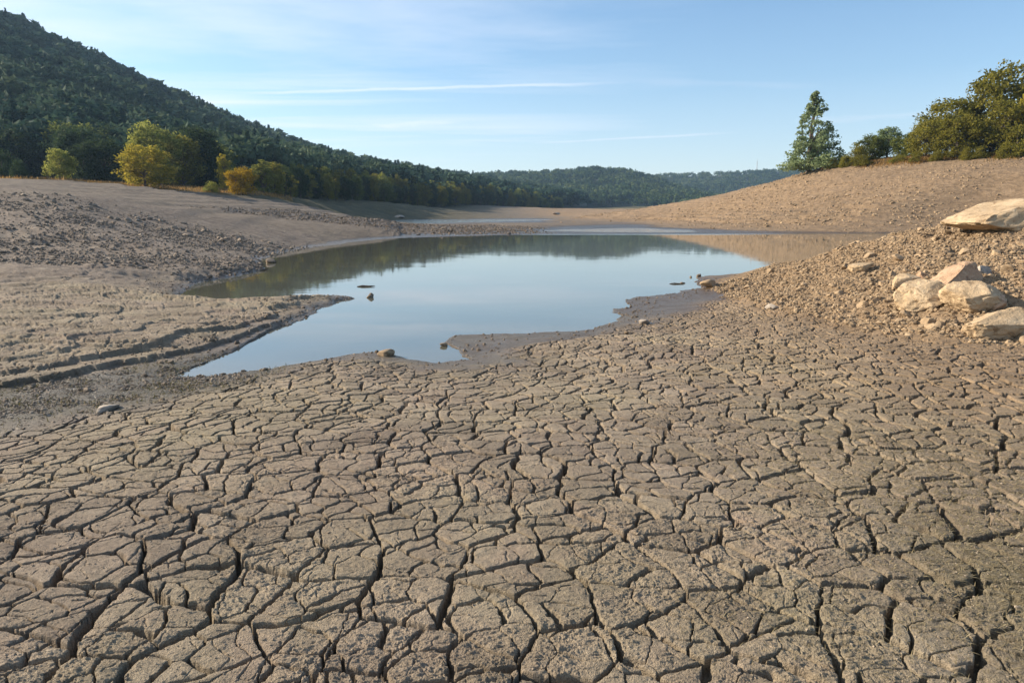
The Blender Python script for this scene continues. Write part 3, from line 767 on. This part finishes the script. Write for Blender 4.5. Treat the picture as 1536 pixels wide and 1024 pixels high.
# the treeline along the left shore, one tree at a time
r5 = np.random.default_rng(55)
LINE_B = [(428, 128), (440, 133), (520, 165), (600, 208), (720, 298), (840, 425)]
LINE_TOP = [(425, 246), (450, 242), (480, 245), (520, 252), (560, 259), (600, 265), (640, 268), (680, 271), (720, 276), (760, 282), (800, 287), (842, 294)]
px = 428.0
while px < 838:
    D = interp(LINE_B, px); step = float(np.interp(px, [428, 840], [13, 8]))
    for row in (0, 1):
        q = px + r5.uniform(-4, 4); d = D + row * r5.uniform(8, 16) + r5.uniform(-2, 3)
        top = interp(LINE_TOP, q) + (r5.uniform(8, 18) if row == 0 else r5.uniform(-2, 6)) * np.interp(px, [428, 840], [1, .55])
        mt = ['green', 'lime', 'olive', 'olive', 'lime'][r5.integers(0, 5)] if row else ['green', 'dark', 'dark', 'olive'][r5.integers(0, 4)]  # taller back row gets paler leaf colours, sunlit tops put into the palette
        pr = ['oak2', 'oak3', 'slim2', 'slim2', 'oak3'][r5.integers(0, 5)]
        wd = r5.uniform(17, 27) * np.interp(px, [428, 840], [1.1, .75])
        lab = {'green': 'mid green tree in the dense treeline along the left shore', 'dark': 'dark green tree in the dense treeline along the left shore',
               'olive': 'olive toned tree in the dense treeline along the left shore', 'lime': 'paler yellow green tree in the dense treeline along the left shore'}[mt]
        tree_at(q, 0, top, d, wd, 'shore_tree', pr, mt, lab, 'tree', 'trees of the dense line along the left shore')
    px += step
# trees at the foot of the mountain, behind the coloured ones
for i in range(46):
    q = r5.uniform(-60, 330); d = r5.uniform(120, 150)
    X = (q - 768) / F * d * CT; z0 = gz(X, d)
    hgt = r5.uniform(7, 11)
    mt = ['dark', 'dark', 'dark', 'green', 'dark'][r5.integers(0, 5)]; pr = ['oak1', 'oak2', 'oak3', 'slim2'][r5.integers(0, 4)]
    tt = MOUNTAIN.point(np.array([q]), np.array([max(0.001, (d - float(interp(MOUNTAIN.a[2], q))) / (float(interp(MOUNTAIN.a[3], q)) - float(interp(MOUNTAIN.a[2], q))))]))[2][0]
    lab = {'dark': 'dark tree at the shaded foot of the mountain', 'green': 'green tree at the shaded foot of the mountain', 'olive': 'olive tree at the shaded foot of the mountain'}[mt]
    put_tree('foothill_tree', pr, mt, (X, d, max(z0, float(tt)) - .3), hgt, lab, 'tree', 'trees at the shaded foot of the mountain', r5.uniform(.9, 1.25))

# ------------------------------------------------------------------ forests on the hills (nobody could count them)
def low_crown(seed, n, kind, ls=1.0):
    r = np.random.default_rng(seed)
    if kind == 'con':
        z = r.uniform(0, 1, n) ** .8; a = r.uniform(0, 6.28, n); q = .21 * (1 - z) * r.uniform(.5, 1.1, n) + .01
        C = np.stack([np.cos(a) * q, np.sin(a) * q, .06 + z * .94], 1); s = .17 * (1.15 - z * .7)
    else:
        cl = rand_dir(9, r) * .55; cl[:, 2] = np.abs(cl[:, 2]) * .9; k = r.integers(0, 9, n)
        d = cl[k] + rand_dir(n, r) * r.uniform(.25, .5, n)[:, None]
        C = np.stack([d[:, 0] * .42, d[:, 1] * .42, .46 + d[:, 2] * .5], 1); s = np.full(n, .19)
    return leaf_quads(C, s * ls, r, .3, True)[0]

def forest(name, P, H, nleaf, mat, label, pcon, seed, near=0):
    r = np.random.default_rng(seed)
    pro = [low_crown(seed + i, nleaf, 'con' if i < 3 else 'oak') for i in range(8)]
    fine = [low_crown(seed + 50 + i, nleaf * 4, 'con' if i < 3 else 'oak', .5) for i in range(8)]
    Vs, tone = [], []
    tn = .5 + .5 * fbm(P[:, 0] * .02, P[:, 1] * .02, 3, seed) + r.normal(size=len(P)) * .3
    for i, (p, h) in enumerate(zip(P, H)):
        con = r.random() < pcon
        v = (fine if p[1] < near else pro)[r.integers(0, 3) if con else r.integers(3, 8)]
        a = r.uniform(0, 6.28); c, s = math.cos(a), math.sin(a)
        w = h * r.uniform(.85, 1.25) * (1 if con else 1.05)
        q = np.stack([(v[:, 0] * c - v[:, 1] * s) * w, (v[:, 0] * s + v[:, 1] * c) * w, v[:, 2] * h], 1) + p
        Vs.append(q.astype(np.float32)); tone.append(np.full(len(q), np.clip(tn[i] - (.25 if con else 0), 0, 1), np.float32))
    V = np.concatenate(Vs)
    me = mesh_np(name, V, np.arange(len(V)), 3, mat, False, dict(tone=np.concatenate(tone)))
    return tag(link(name, me), label, 'forest', None, 'stuff')

def forest_points(hill, n, seed, px0, px1, tmin=0.02):
    r = np.random.default_rng(seed)
    px = r.uniform(px0, px1, n); t = r.uniform(tmin, 1.03, n)
    X, D, z = hill.point(px, t)
    return np.stack([X, D, z - .6], 1), px, t

M_FOREST = mat_leaf('forest_leaves', (0.021, 0.049, 0.036), (0.051, 0.089, 0.055), (0.105, 0.141, 0.076), .22, 'tone')
P, px_, t_ = forest_points(MOUNTAIN, 5600, 201, -420, 870)
P2, _, t2 = forest_points(MOUNTAIN, 900, 206, -420, 870, .93)
P = np.concatenate([P, P2]); t_ = np.concatenate([t_, t2])
H = np.random.default_rng(3).uniform(6, 13, len(P)) * np.where(t_ > .9, .62, 1)
forest('mountain_forest', P, H, 130, M_FOREST, 'dense dark mixed forest covering the whole mountain on the left', .16, 301, 235)
M_FOREST_FAR = mat_leaf('hill_leaves', (.024, .05, .022), (.055, .09, .036), (.12, .15, .055), .25, 'tone')
P, px_, t_ = forest_points(HILL_A, 3000, 202, 560, 1240)
forest('hill_forest', P, np.random.default_rng(4).uniform(8, 13, len(P)), 46, M_FOREST_FAR, 'bluish green forest covering the nearer of the two distant hills', .15, 321)
P, px_, t_ = forest_points(HILL_B, 3000, 203, 860, 1300)
forest('hill_forest', P, np.random.default_rng(5).uniform(7, 11, len(P)), 40, M_FOREST_FAR, 'hazy forest covering the farther distant hill with the mast', .1, 341)

# mast on the far hill
def build_mast():
    x, y, z = (float(v[0]) for v in HILL_B.point(np.array([1131.0]), np.array([.99])))
    ts = []
    for k in range(3):
        a = k * 2.094; e = np.array([math.cos(a), math.sin(a), 0])
        ts.append(tube([e * 1.0, e * .35 + (0, 0, 22)], [.22, .18], 4))
        for j in range(7):
            b = (k + 1) * 2.094; e2 = np.array([math.cos(b), math.sin(b), 0]); q = lambda v, h: v * (1 - .65 * h / 22) + np.array([0, 0, h])
            ts.append(tube([q(e, j * 3.1), q(e2, (j + 1) * 3.1)], [.1, .1], 4))
    ts.append(tube([(0, 0, 21.5), (0, 0, 27)], [.15, .1], 5))
    V, Fc = join_tubes(ts)
    g = N('mast_steel'); b = g.n('ShaderNodeBsdfPrincipled', {'Base Color': (.35, .35, .36, 1), 'Metallic': .6, 'Roughness': .5}); g.t.links.new(b.outputs[0], g.out.inputs[0])
    o = link('radio_mast', mesh_np('radio_mast', V, Fc, 4, g.m, False)); o.location = (x, y, z)
    tag(o, 'thin steel lattice mast standing on the farther distant hill', 'mast')
build_mast()

# ------------------------------------------------------------------ rocks
def ico(sub):
    import bmesh
    bm = bmesh.new(); bmesh.ops.create_icosphere(bm, subdivisions=sub, radius=1)
    V = np.array([v.co[:] for v in bm.verts]); Fc = np.array([[v.index for v in f.verts] for f in bm.faces]); bm.free()
    return V, Fc
ICO = {k: ico(k) for k in (1, 2, 3, 5)}

def rock(seed, sub, dims, cuts=7, amp=.12, freq=1.6, dmin=.42):
    r = np.random.default_rng(seed)
    V, Fc = ICO[sub]; V = V.copy()
    for _ in range(cuts):
        n = rand_dir(1, r)[0]; d = r.uniform(dmin, .8)
        e = V @ n - d
        V = V - np.maximum(e, 0)[:, None] * n * .93
    q = V * freq + seed * 3.7
    V = V * (1 + amp * noise3(q, seed) + amp * .5 * noise3(q * 2.3, seed + 1) + (amp * .28 * noise3(q * 5.5, seed + 2) if sub > 2 else 0))[:, None]
    if sub > 4:
        V = V * (1 + .035 * noise3(q * 7, seed + 7) + .03 * noise3(q * 13, seed + 3) + .018 * noise3(q * 27, seed + 4) - .07 * np.clip(1 - np.abs(noise3(q * 1.9, seed + 6)) / .09, 0, 1) - .03 * np.clip(1 - np.abs(noise3(q * 4.6, seed + 8)) / .1, 0, 1))[:, None]
    return V * np.array(dims), Fc

def boulder(px, py, D, wpx, hpx, mat, label, seed, depth=.8, tilt=(0, 0, 0), cuts=7):
    """centre of the visible rock at px, py"""
    x, y, z = PD(px, py, D)
    hpx *= .86; wpx *= .95; w = wpx / F * D / 2 / .74; h = hpx / F * D / 2 / .62
    V, Fc = rock(seed, 5, (w, w * depth, h), cuts + 5, .09, 1.3, .28)
    R = np.array(Matrix.Rotation(tilt[2], 3, 'Z') @ Matrix.Rotation(tilt[1], 3, 'Y') @ Matrix.Rotation(tilt[0], 3, 'X'))
    V = V @ R.T
    V = V - (V.max(0) + V.min(0)) / 2
    e = V.max(0) - V.min(0); W_, H_ = wpx / F * D, hpx / F * D
    V = V * (W_ / e[0], W_ * depth / e[1], H_ * 1.5 / e[2]); z -= .25 * H_
    o = link('boulder', mesh_np('boulder', V, Fc, 3, mat, True)); o.location = (x, y, z)
    return tag(o, label, 'boulder')

def gD(px, py):
    return float(hit([px], [py])[0, 1])

boulder(1512, 316, 13.3, 166, 44, M_TAN, 'largest smooth tan boulder at the top of the gravel mound, cut by the right edge', 401, .6, (.15, -.30, .1))
boulder(1436, 408, gD(1436, 424), 92, 36, M_PINK, 'pinkish tan slab boulder, highest of the cluster in the middle of the gravel mound', 402, .7, (.25, -.2, .15))
boulder(1386, 437, gD(1386, 454), 88, 40, M_TAN, 'tan wedge boulder at the left front of the cluster on the gravel mound', 403, .7, (.2, -.28, .2))
boulder(1356, 420, gD(1356, 430), 46, 22, M_TAN, 'small flat tan boulder, leftmost of the cluster on the gravel mound', 404, .7, (.2, -.3, .1))
boulder(1462, 440, gD(1462, 458), 94, 44, M_TAN, 'pale broken boulder right of the tan wedge and below the pinkish slab', 405, .75, (.25, -.15, .1))
boulder(1494, 479, gD(1498, 500), 112, 44, M_TAN, 'long yellowish boulder lying at the bottom of the gravel mound', 406, .6, (.2, -.22, .15))
boulder(1464, 494, gD(1464, 503), 40, 26, M_TAN, 'small pointed boulder leaning on the front of the long yellowish boulder', 407, .9, (.3, .2, .4), 9)
boulder(1532, 494, gD(1532, 503), 40, 24, M_TAN, 'small yellowish rock at the right edge before the long boulder', 408, .8, (.2, -.1, .2))
boulder(1474, 405, gD(1474, 411), 27, 16, M_GREY, 'rounded grey stone wedged at the right end of the pinkish slab', 409, .9)
boulder(1496, 452, gD(1496, 462), 34, 22, M_PINK, 'small crumbling rock on the right end of the pale broken boulder', 410, .9)
boulder(1292, 399, gD(1292, 404), 38, 12, M_TAN, 'thin pale slab lying by itself on the left flank of the gravel mound', 411, .6, (.1, -.22, .2))
boulder(1384, 413, gD(1384, 418), 20, 15, M_PINK, 'small pinkish stone between the leftmost flat boulder and the pinkish slab', 412, .9)

# stones one can pick out along the water and in it
def stone_at(px, py, wpx, hpx, mat, label, seed, name='stone', cat='stone', D=None, sink=.25):
    if D is None:
        p = hit([px], [py])[0]
        if p[2] < 0.0 or gz(p[0], p[1]) < 0.0: p = PZ(px, py, 0)
    else: p = PD(px, py, D)
    D = p[1]; w = wpx / F * D / 2 / .95; h = hpx / F * D / 2 / .85
    V, Fc = rock(seed, 3, (w, w * .75, h), 8, .13, 1.5)
    o = link(name, mesh_np(name, V, Fc, 3, mat, True)); o.location = (p[0], p[1], p[2] + h * (1 - sink) * .6)
    o.rotation_euler[2] = seed * 1.3
    return tag(o, label, cat)
stone_at(555, 446, 13, 9, M_CLOD, 'dark round stone in the water just off the tip of the mud spit', 501)
stone_at(405, 394, 22, 9, M_CLOD, 'dark low rock in the narrow inlet by the left ledges', 502)
stone_at(1048, 415, 8, 6, M_CLOD, 'dark stone standing in the water off the small reddish point', 503)
stone_at(1036, 416, 4, 3, M_CLOD, 'tiny dark stone left of the stone off the reddish point', 504)
stone_at(1024, 425, 8, 3, M_CLOD, 'flat dark pebble in the water left of the reddish point', 505)
stone_at(966, 485, 22, 10, M_GREY, 'dark stone on the near shore above the wet mud', 506)
stone_at(1156, 463, 22, 10, M_GREY, 'dark roundish stone at the left foot of the gravel mound', 507)
stone_at(1002, 512, 9, 8, M_CLOD, 'single dark round pebble on the cracked mud right of the wet flat', 508)
stone_at(160, 614, 46, 11, M_GREY, 'flat grey stone lying in the grassy channel at the left', 509)
stone_at(1062, 430, 24, 14, M_PEBB, 'reddish rock at the tip of the small point on the right shore', 510)
stone_at(940, 500, 10, 5, M_PEBB, 'pale small stone at the right end of the wet mud flat', 511)
stone_at(665, 519, 15, 6, M_CLOD, 'dark lump at the left end of the wet mud flat', 512)
stone_at(835, 322, 16, 4, M_GREY, 'low rock on the far sandy spit behind the pond', 513)
stone_at(600, 327, 24, 5, M_GREY, 'low pale rock on the far beach beyond the clods', 514)
stone_at(580, 533, 30, 12, M_PEBB, 'crumbly earth lump at the pointed corner of the cracked mud by the water', 515)
def stick(px, py, L, r_, label, rz):
    p = PZ(px, py, 0.0)
    V, Fc = tube([(-L / 2, 0, .0), (-L * .2, .03 * L, .012), (L * .15, -.01, .006), (L / 2, .02, .012)], [r_ * .4, r_, r_ * .9, r_ * .3], 7)
    o = link('driftwood', mesh_np('driftwood', V, Fc, 4, M_BARK, True)); o.location = (p[0], p[1], r_ * .3); o.rotation_euler[2] = rz
    tag(o, label, 'driftwood')
stick(549, 430, .42, .022, 'thin dark stick floating near the tip of the mud spit', .05)
stick(378, 406, .9, .06, 'pale log lying along the water at the end of the left ledges', .12)
stick(1015, 426, .35, .016, 'short twig floating left of the small reddish point', -.05)

# ------------------------------------------------------------------ scattered stones
def scatter_stuff(name, pts, size, mats, label, cat, seed, sub=1, flat=.65, sink=.3, sm=False):
    r = np.random.default_rng(seed)
    pro = [rock(seed + i, sub, (1, .8, flat), 4 if sub == 1 else 6, .16, 1.5) for i in range(14)]
    Vs, Fs, o = [], [], 0
    for p, s in zip(pts, size):
        V, Fc = pro[r.integers(0, 14)]
        a = r.uniform(0, 6.28, 3) * (.12, .12, 1); R = np.array(Matrix.Rotation(a[2], 3, 'Z') @ Matrix.Rotation(a[0], 3, 'X'))
        q = (V * s * r.uniform(.75, 1.25, 3)) @ R.T + p + (0, 0, s * flat * (.5 - sink))
        Vs.append(q); Fs.append(Fc + o); o += len(V)
    me = mesh_np(name, np.concatenate(Vs), np.concatenate(Fs), 3, mats, sm)
    return tag(link(name, me), label, cat, None, 'stuff')

def sample(n, x0, x1, y0, y1, w, seed):
    r = np.random.default_rng(seed)
    x, y = r.uniform(x0, x1, n), r.uniform(y0, y1, n)
    z, at = terrain(x, y, False)
    k = (r.random(n) < w(x, y, z, at)) & at['land']
    return np.stack([x[k], y[k], z[k]], 1)

STONE_MESH = {}
def stone_copies(pts, size, mat, key, label, group, seed):
    r = np.random.default_rng(seed)
    if key not in STONE_MESH:
        STONE_MESH[key] = [mesh_np('stone', *rock(seed + i, 3, (1, .8, .62), 8, .13, 1.5), 3, mat, False) for i in range(10)]
    protos = STONE_MESH[key]; first = None
    for p, s in zip(pts, size):
        me = protos[r.integers(0, 10)]
        if first is None: o = first = link('stone', me)
        else:
            o = first.copy(); o.data = me; COL.objects.link(o)
        o.location = (p[0], p[1], p[2] + s * .12); k = r.uniform(.8, 1.2, 3) * s; o.scale = tuple(k)
        o.rotation_euler = (r.normal() * .2, r.normal() * .2, r.uniform(0, 6.28))
        tag(o, label, 'stone', group)

wm = lambda x, y, z, at: sst(.35, .8, at['mound'])
g = sample(70000, 4, 17, 7, 19, wm, 601); s = np.random.default_rng(1).uniform(.010, .030, len(g)) * (1 + .9 * np.random.default_rng(2).random(len(g)) ** 4)
scatter_stuff('gravel', g, s, M_PEBB, 'tan angular gravel covering the mound at the right', 'gravel', 610, 1)
g = sample(11000, 4, 14, 7, 17.5, wm, 602); s = np.random.default_rng(3).uniform(.022, .055, len(g))
scatter_stuff('gravel', g, s, M_PEBB, 'coarser tan stones mixed over the gravel mound', 'gravel', 640, 1)
g = sample(330, 4.5, 13, 7.5, 17, wm, 603)[:120]; s = np.random.default_rng(4).uniform(.06, .13, len(g))
stone_copies(g, s, M_PEBB, 'tan', 'fist sized tan stone lying loose among the gravel of the mound', 'loose stones on the gravel mound', 660)
wb = lambda x, y, z, at: at['bank'] * np.clip(.6 + 1.1 * fbm(x * .5, y * .5, 3, 91), 0.15, 1)
g = sample(60000, -36, -4, 17, 36, wb, 604); s = np.random.default_rng(5).uniform(.016, .05, len(g)) * (1 + 1.2 * np.random.default_rng(51).random(len(g)) ** 6)
scatter_stuff('rubble', g, s, M_RUBB, 'grey brown stony rubble covering the bank at the left', 'rubble', 680, 1)
g = sample(1300, -27, -6, 24, 33, lambda x, y, z, at: at['bank'] * sst(26, 30, y), 605)[:130]; s = np.random.default_rng(6).uniform(.07, .16, len(g))
stone_copies(g, s, M_RUBB, 'rub', 'rounded grey brown stone on the crest of the rubble bank', 'stones on the crest of the left rubble bank', 700)
wc = lambda x, y, z, at: at['strip']
g = sample(26000, -26, 16, 52, 86, wc, 606)[:7000]; s = np.random.default_rng(7).uniform(.03, .10, len(g)) * (1 + .9 * np.random.default_rng(71).random(len(g)) ** 5)
scatter_stuff('clods', g, s, M_CLOD, 'dark rough clods of mud along the far edge of the pond', 'clods', 720, 1)
wh = lambda x, y, z, at: at['hill'] * np.clip(.25 + 1.2 * fbm(x * .06, y * .12, 3, 93), 0.03, 1)
g = sample(70000, 0, 110, 40, 175, wh, 607); s = np.random.default_rng(8).uniform(.04, .15, len(g)) * (1 + np.random.default_rng(9).random(len(g)) ** 6)
scatter_stuff('slope_stones', g, s, M_PEBB, 'small stones strewn over the bare right slope', 'stones', 740, 1)
# crumbs and pebbles near the waterline on the near shores
ws = lambda x, y, z, at: np.where(at['s1'] < .1, sst(1.1, .1, at['s']) * .8 + at['chan'] * .25, sst(.8, .0, np.abs(at['s1'] - .3)) * .9)
g = sample(26000, -14, 9, 4.5, 18, ws, 608); s = np.random.default_rng(10).uniform(.005, .022, len(g)) * (1 + 1.6 * np.random.default_rng(101).random(len(g)) ** 7)
scatter_stuff('shore_crumbs', g, s, M_CLOD, 'crumbs of dark earth strewn along the near waterline and ledges', 'earth', 760, 1)
g = sample(26000, -3.5, 4.2, 1.6, 5.5, lambda x, y, z, at: at['cm'] * .9, 609)
r_ = np.random.default_rng(11); zz = terrain(g[:, 0], g[:, 1], True)[0]; g[:, 2] = zz
s = r_.uniform(.0015, .0055, len(g)) * (1 + 1.2 * r_.random(len(g)) ** 8)
scatter_stuff('soil_crumbs', g, s, M_CRUMB, 'tiny crumbs of dry soil lying on the cracked mud', 'soil', 780, 1)

g = sample(60000, -9, -1, 4.0, 9, lambda x, y, z, at: at['chan'] * np.clip(.5 + fbm(x * 1.6, y * 1.6, 3, 99), .1, 1), 612); s = np.random.default_rng(12).uniform(.004, .013, len(g)) * (1 + 1.5 * np.random.default_rng(13).random(len(g)) ** 8)
scatter_stuff('channel_gravel', g, s, M_RUBB, 'fine pale gravel and litter in the damp channel at the left', 'gravel', 770, 1)

# ------------------------------------------------------------------ dry grass and straw
def blades(name, pts, h, w, mat, label, cat, lay, seed):
    r = np.random.default_rng(seed); n = len(pts)
    a = r.uniform(0, 6.28, n); d = np.stack([np.cos(a), np.sin(a), np.zeros(n)], 1); sd = np.stack([-np.sin(a), np.cos(a), np.zeros(n)], 1)
    h = (h * r.uniform(.5, 1.3, n))[:, None]; w = (w * r.uniform(.6, 1.3, n))[:, None]
    el = (np.clip(r.normal(lay, .3, n), .02, 1.5))[:, None]
    up = np.array([0, 0, 1.0])
    t1 = d * np.cos(el) + up * np.sin(el); el2 = np.clip(el - .5, -.1, 1.4); t2 = d * np.cos(el2) + up * np.sin(el2)
    p0 = pts; p1 = p0 + t1 * h * .5; p2 = p1 + t2 * h * .5
    V = np.stack([p0 - sd * w, p0 + sd * w, p1 + sd * w * .8, p1 - sd * w * .8, p2], 1).reshape(-1, 3)
    i = np.arange(n)[:, None] * 5
    fl = np.concatenate([np.concatenate([i + 0, i + 1, i + 2, i + 3], 1), np.concatenate([i + 3, i + 2, i + 4], 1)], 1).ravel()
    sizes = np.tile([4, 3], n)
    return tag(link(name, mesh_np(name, V, fl, sizes, mat, False)), label, cat, None, 'stuff')
M_STRAW = mat_leaf('straw', (.16, .125, .065), (.28, .225, .125), (.42, .35, .21), .2)
M_DRYG = mat_leaf('dry_grass', (.17, .105, .035), (.33, .2, .07), (.48, .31, .13), .4)
M_GREENG = mat_leaf('shore_grass', (.05, .055, .02), (.12, .11, .045), (.26, .21, .11), .3)
g = sample(240000, .0, 4.8, 1.7, 6, lambda x, y, z, at: at['cm'] * sst(.5, 2.4, x + .5 * fbm(x * 1.2, y * 1.2, 3, 82)) * sst(6, 3.2, y) * .8, 620)
g[:, 2] = terrain(g[:, 0], g[:, 1], True)[0] + .001
blades('dry_straw', g, .030, .0012, M_STRAW, 'short bits of dry straw matted over the cracked mud at the lower right', 'straw', .18, 800)
g = sample(60000, -9, -1.5, 4.2, 9, lambda x, y, z, at: at['chan'] * np.clip(.3 + fbm(x * 2, y * 2, 3, 97), 0, 1), 621)
blades('shore_grass', g, .045, .0035, M_GREENG, 'sparse low grass and straw in the damp channel at the left', 'grass', .6, 810)
q = []
for px0, px1, n in ((1225, 1300, 1600), (1300, 1560, 6500), (1560, 1700, 1500)):
    pp = np.random.default_rng(int(px0)).uniform(px0, px1, n); dd = np.interp(pp, [1215, 1300, 1400, 1536, 1700], [99, 91.5, 85, 78.5, 75]) + np.random.default_rng(int(px1)).normal(size=n) * 1.6
    q.append(np.stack([(pp - 768) / F * dd * CT, dd], 1))
q = np.concatenate(q); q = np.column_stack([q, terrain(q[:, 0], q[:, 1], False)[0]])
q = q[fbm(q[:, 0] * .3, q[:, 1] * .3, 3, 98) > -.12]
blades('dry_grass', q, .42, .03, M_DRYG, 'rusty dry grass along the crest of the right slope below the trees', 'grass', 1.1, 820)
pp = np.random.default_rng(77).uniform(-60, 440, 9000); dd = np.interp(pp, [0, 97, 220, 320, 400], [95, 98, 100, 105, 112]) + np.random.default_rng(78).uniform(-4, 10, 9000)
q = np.stack([(pp - 768) / F * dd * CT, dd], 1); q = np.column_stack([q, terrain(q[:, 0], q[:, 1], False)[0]])
blades('bank_grass', q, .5, .04, M_DRYG, 'brownish grass on the left bank beneath the trees', 'grass', 1.1, 830)

# ------------------------------------------------------------------ sun, sky, haze, camera
SUN_EL, SUN_AZ = math.radians(25), math.radians(-76)       # azimuth from +Y, negative towards -X
sd = Vector((math.sin(SUN_AZ) * math.cos(SUN_EL), math.cos(SUN_AZ) * math.cos(SUN_EL), math.sin(SUN_EL)))
L = bpy.data.lights.new('sun', 'SUN'); L.energy = 5.0; L.angle = math.radians(.5); L.color = (1, .86, .68)
lo = bpy.data.objects.new('sun', L); COL.objects.link(lo); lo.rotation_euler = (-sd).to_track_quat('-Z', 'Y').to_euler()

world = bpy.data.worlds.new('World'); scene.world = world; world.use_nodes = True
wt = world.node_tree; wt.nodes.clear()
class W(N):
    def __init__(self): self.t = wt
g = W()
out = wt.nodes.new('ShaderNodeOutputWorld')
sky = g.n('ShaderNodeTexSky', sky_type='NISHITA', sun_disc=False, sun_elevation=SUN_EL, sun_rotation=SUN_AZ, altitude=300, air_density=1.15, dust_density=.5, ozone_density=3.0)
dirn = g.n('ShaderNodeTexCoord').outputs['Generated']
sp = g.n('ShaderNodeSeparateXYZ', {0: dirn}); zc = g.math('MAXIMUM', sp.outputs[2], .02)
u = g.math('DIVIDE', sp.outputs[0], zc); v = g.math('DIVIDE', sp.outputs[1], zc)     # position on a flat cloud layer
uvv = g.n('ShaderNodeCombineXYZ', {0: u, 1: v, 2: 0.0}).outputs[0]
rot = g.n('ShaderNodeMapping', {'Vector': uvv, 'Rotation': (0, 0, math.radians(-20)), 'Scale': (.30, 1.0, 1)}).outputs[0]
cir = g.noise(.42, 8, .6, rot, .5)
cir = g.ramp(cir, [(.40, (0, 0, 0)), (.66, (1, 1, 1))])
leftw = g.ramp(g.math('ADD', g.math('MULTIPLY', sp.outputs[0], .9), .5), [(.12, (1, 1, 1)), (.5, (.5, .5, .5)), (.8, (.06, .06, .06))])
cirf = g.math('MULTIPLY', g.math('ADD', .14, g.math('MULTIPLY', cir, 1.0)), leftw, clamp=True)
low = g.ramp(sp.outputs[2], [(.02, (1, 1, 1)), (.17, (.22, .22, .22)), (.34, (0, 0, 0))])
cirf = g.math('MAXIMUM', cirf, g.math('MULTIPLY', low, .5))
def contrail(p0, p1, width, amount):
    a = np.array(ray(*p0)); b = np.array(ray(*p1)); a = a[:2] / a[2]; b = b[:2] / b[2]
    d = b - a; Ln = float(np.linalg.norm(d)); d = d / Ln
    t = g.math('DIVIDE', g.math('ADD', g.math('MULTIPLY', g.math('SUBTRACT', u, float(a[0])), float(d[0])), g.math('MULTIPLY', g.math('SUBTRACT', v, float(a[1])), float(d[1]))), Ln)
    c = g.math('ADD', g.math('MULTIPLY', g.math('SUBTRACT', u, float(a[0])), float(-d[1])), g.math('MULTIPLY', g.math('SUBTRACT', v, float(a[1])), float(d[0])))
    nz = g.noise(1.6, 5, .7, uvv)
    c = g.math('ADD', c, g.math('MULTIPLY', g.math('SUBTRACT', nz, .5), width * 2.6))
    ac = g.math('DIVIDE', g.math('ABSOLUTE', c), width)
    prof = g.math('SUBTRACT', 1.0, g.n('ShaderNodeMapRange', {0: ac, 1: .1, 2: 1.0, 3: 0, 4: 1}, interpolation_type='SMOOTHSTEP').outputs[0])
    ends = g.math('MULTIPLY', g.n('ShaderNodeMapRange', {0: t, 1: 0.0, 2: .18, 3: 0, 4: 1}, interpolation_type='SMOOTHSTEP').outputs[0],
                  g.n('ShaderNodeMapRange', {0: t, 1: .72, 2: 1.0, 3: 1, 4: 0}, interpolation_type='SMOOTHSTEP').outputs[0])
    br = g.math('ADD', .45, g.math('MULTIPLY', g.noise(.9, 4, .6, uvv), 1.0))
    return g.math('MULTIPLY', g.math('MULTIPLY', prof, ends), g.math('MULTIPLY', br, amount))
tr = contrail((335, 141.5), (970, 123.5), .105, .42)
tr = g.math('MAXIMUM', tr, contrail((790, 215.5), (1130, 197.5), .2, .28))
tr = g.math('MAXIMUM', tr, contrail((550, 189), (700, 183.5), .3, .26))
tr = g.math('MAXIMUM', tr, contrail((940, 122), (1250, 131), .2, .08))
tr = g.math('MAXIMUM', tr, contrail((1190, 185), (1480, 165), .45, .14))
cl = g.math('ADD', cirf, tr, clamp=True)
cloudc = g.mix(1.0, (6.2, 6.5, 7.0), (1, 1, 1), 'MULTIPLY')
blue = g.mix(1.0, sky.outputs[0], (.84, .99, 1.07), 'MULTIPLY')
col = g.mix(cl, blue, cloudc)
bg = g.n('ShaderNodeBackground', {'Color': col, 'Strength': .086})
wt.links.new(bg.outputs[0], out.inputs[0])

def build_haze():
    x0, x1, y0, y1, z0, z1 = -1650, 1650, -1650, 1650, -1.5, 190
    V = [(x, y, z) for z in (z0, z1) for y in (y0, y1) for x in (x0, x1)]
    Fc = [0, 2, 3, 1, 4, 5, 7, 6, 0, 1, 5, 4, 2, 6, 7, 3, 0, 4, 6, 2, 1, 3, 7, 5]
    m = bpy.data.materials.new('haze'); m.use_nodes = True; t = m.node_tree; t.nodes.clear()
    o = t.nodes.new('ShaderNodeOutputMaterial'); v = t.nodes.new('ShaderNodeVolumePrincipled')
    v.inputs['Color'].default_value = (.42, .64, .92, 1); v.inputs['Density'].default_value = .0002; v.inputs['Anisotropy'].default_value = .2
    t.links.new(v.outputs[0], o.inputs['Volume'])
    ob = link('haze', mesh_np('haze', V, Fc, 4, m)); tag(ob, 'thin bluish haze in the air over the valley', 'haze', None, 'stuff')
build_haze()

cam = bpy.data.cameras.new('camera'); cam.lens = 24; cam.sensor_width = 36; cam.clip_start = .05; cam.clip_end = 6000
co = bpy.data.objects.new('camera', cam); COL.objects.link(co); co.location = (0, 0, HC); co.rotation_euler = (math.pi / 2 - TH, 0, 0)
scene.camera = co
scene.view_settings.view_transform = 'Standard'; scene.view_settings.look = 'None'; scene.view_settings.gamma = 1; scene.view_settings.use_curve_mapping = False
scene.view_settings.exposure = 1.0
scene.render.engine = 'CYCLES'
scene.cycles.use_denoising = True
scene.cycles.max_bounces = 6; scene.cycles.diffuse_bounces = 3; scene.cycles.glossy_bounces = 3; scene.cycles.transmission_bounces = 3; scene.cycles.volume_bounces = 0
scene.cycles.sample_clamp_indirect = 6
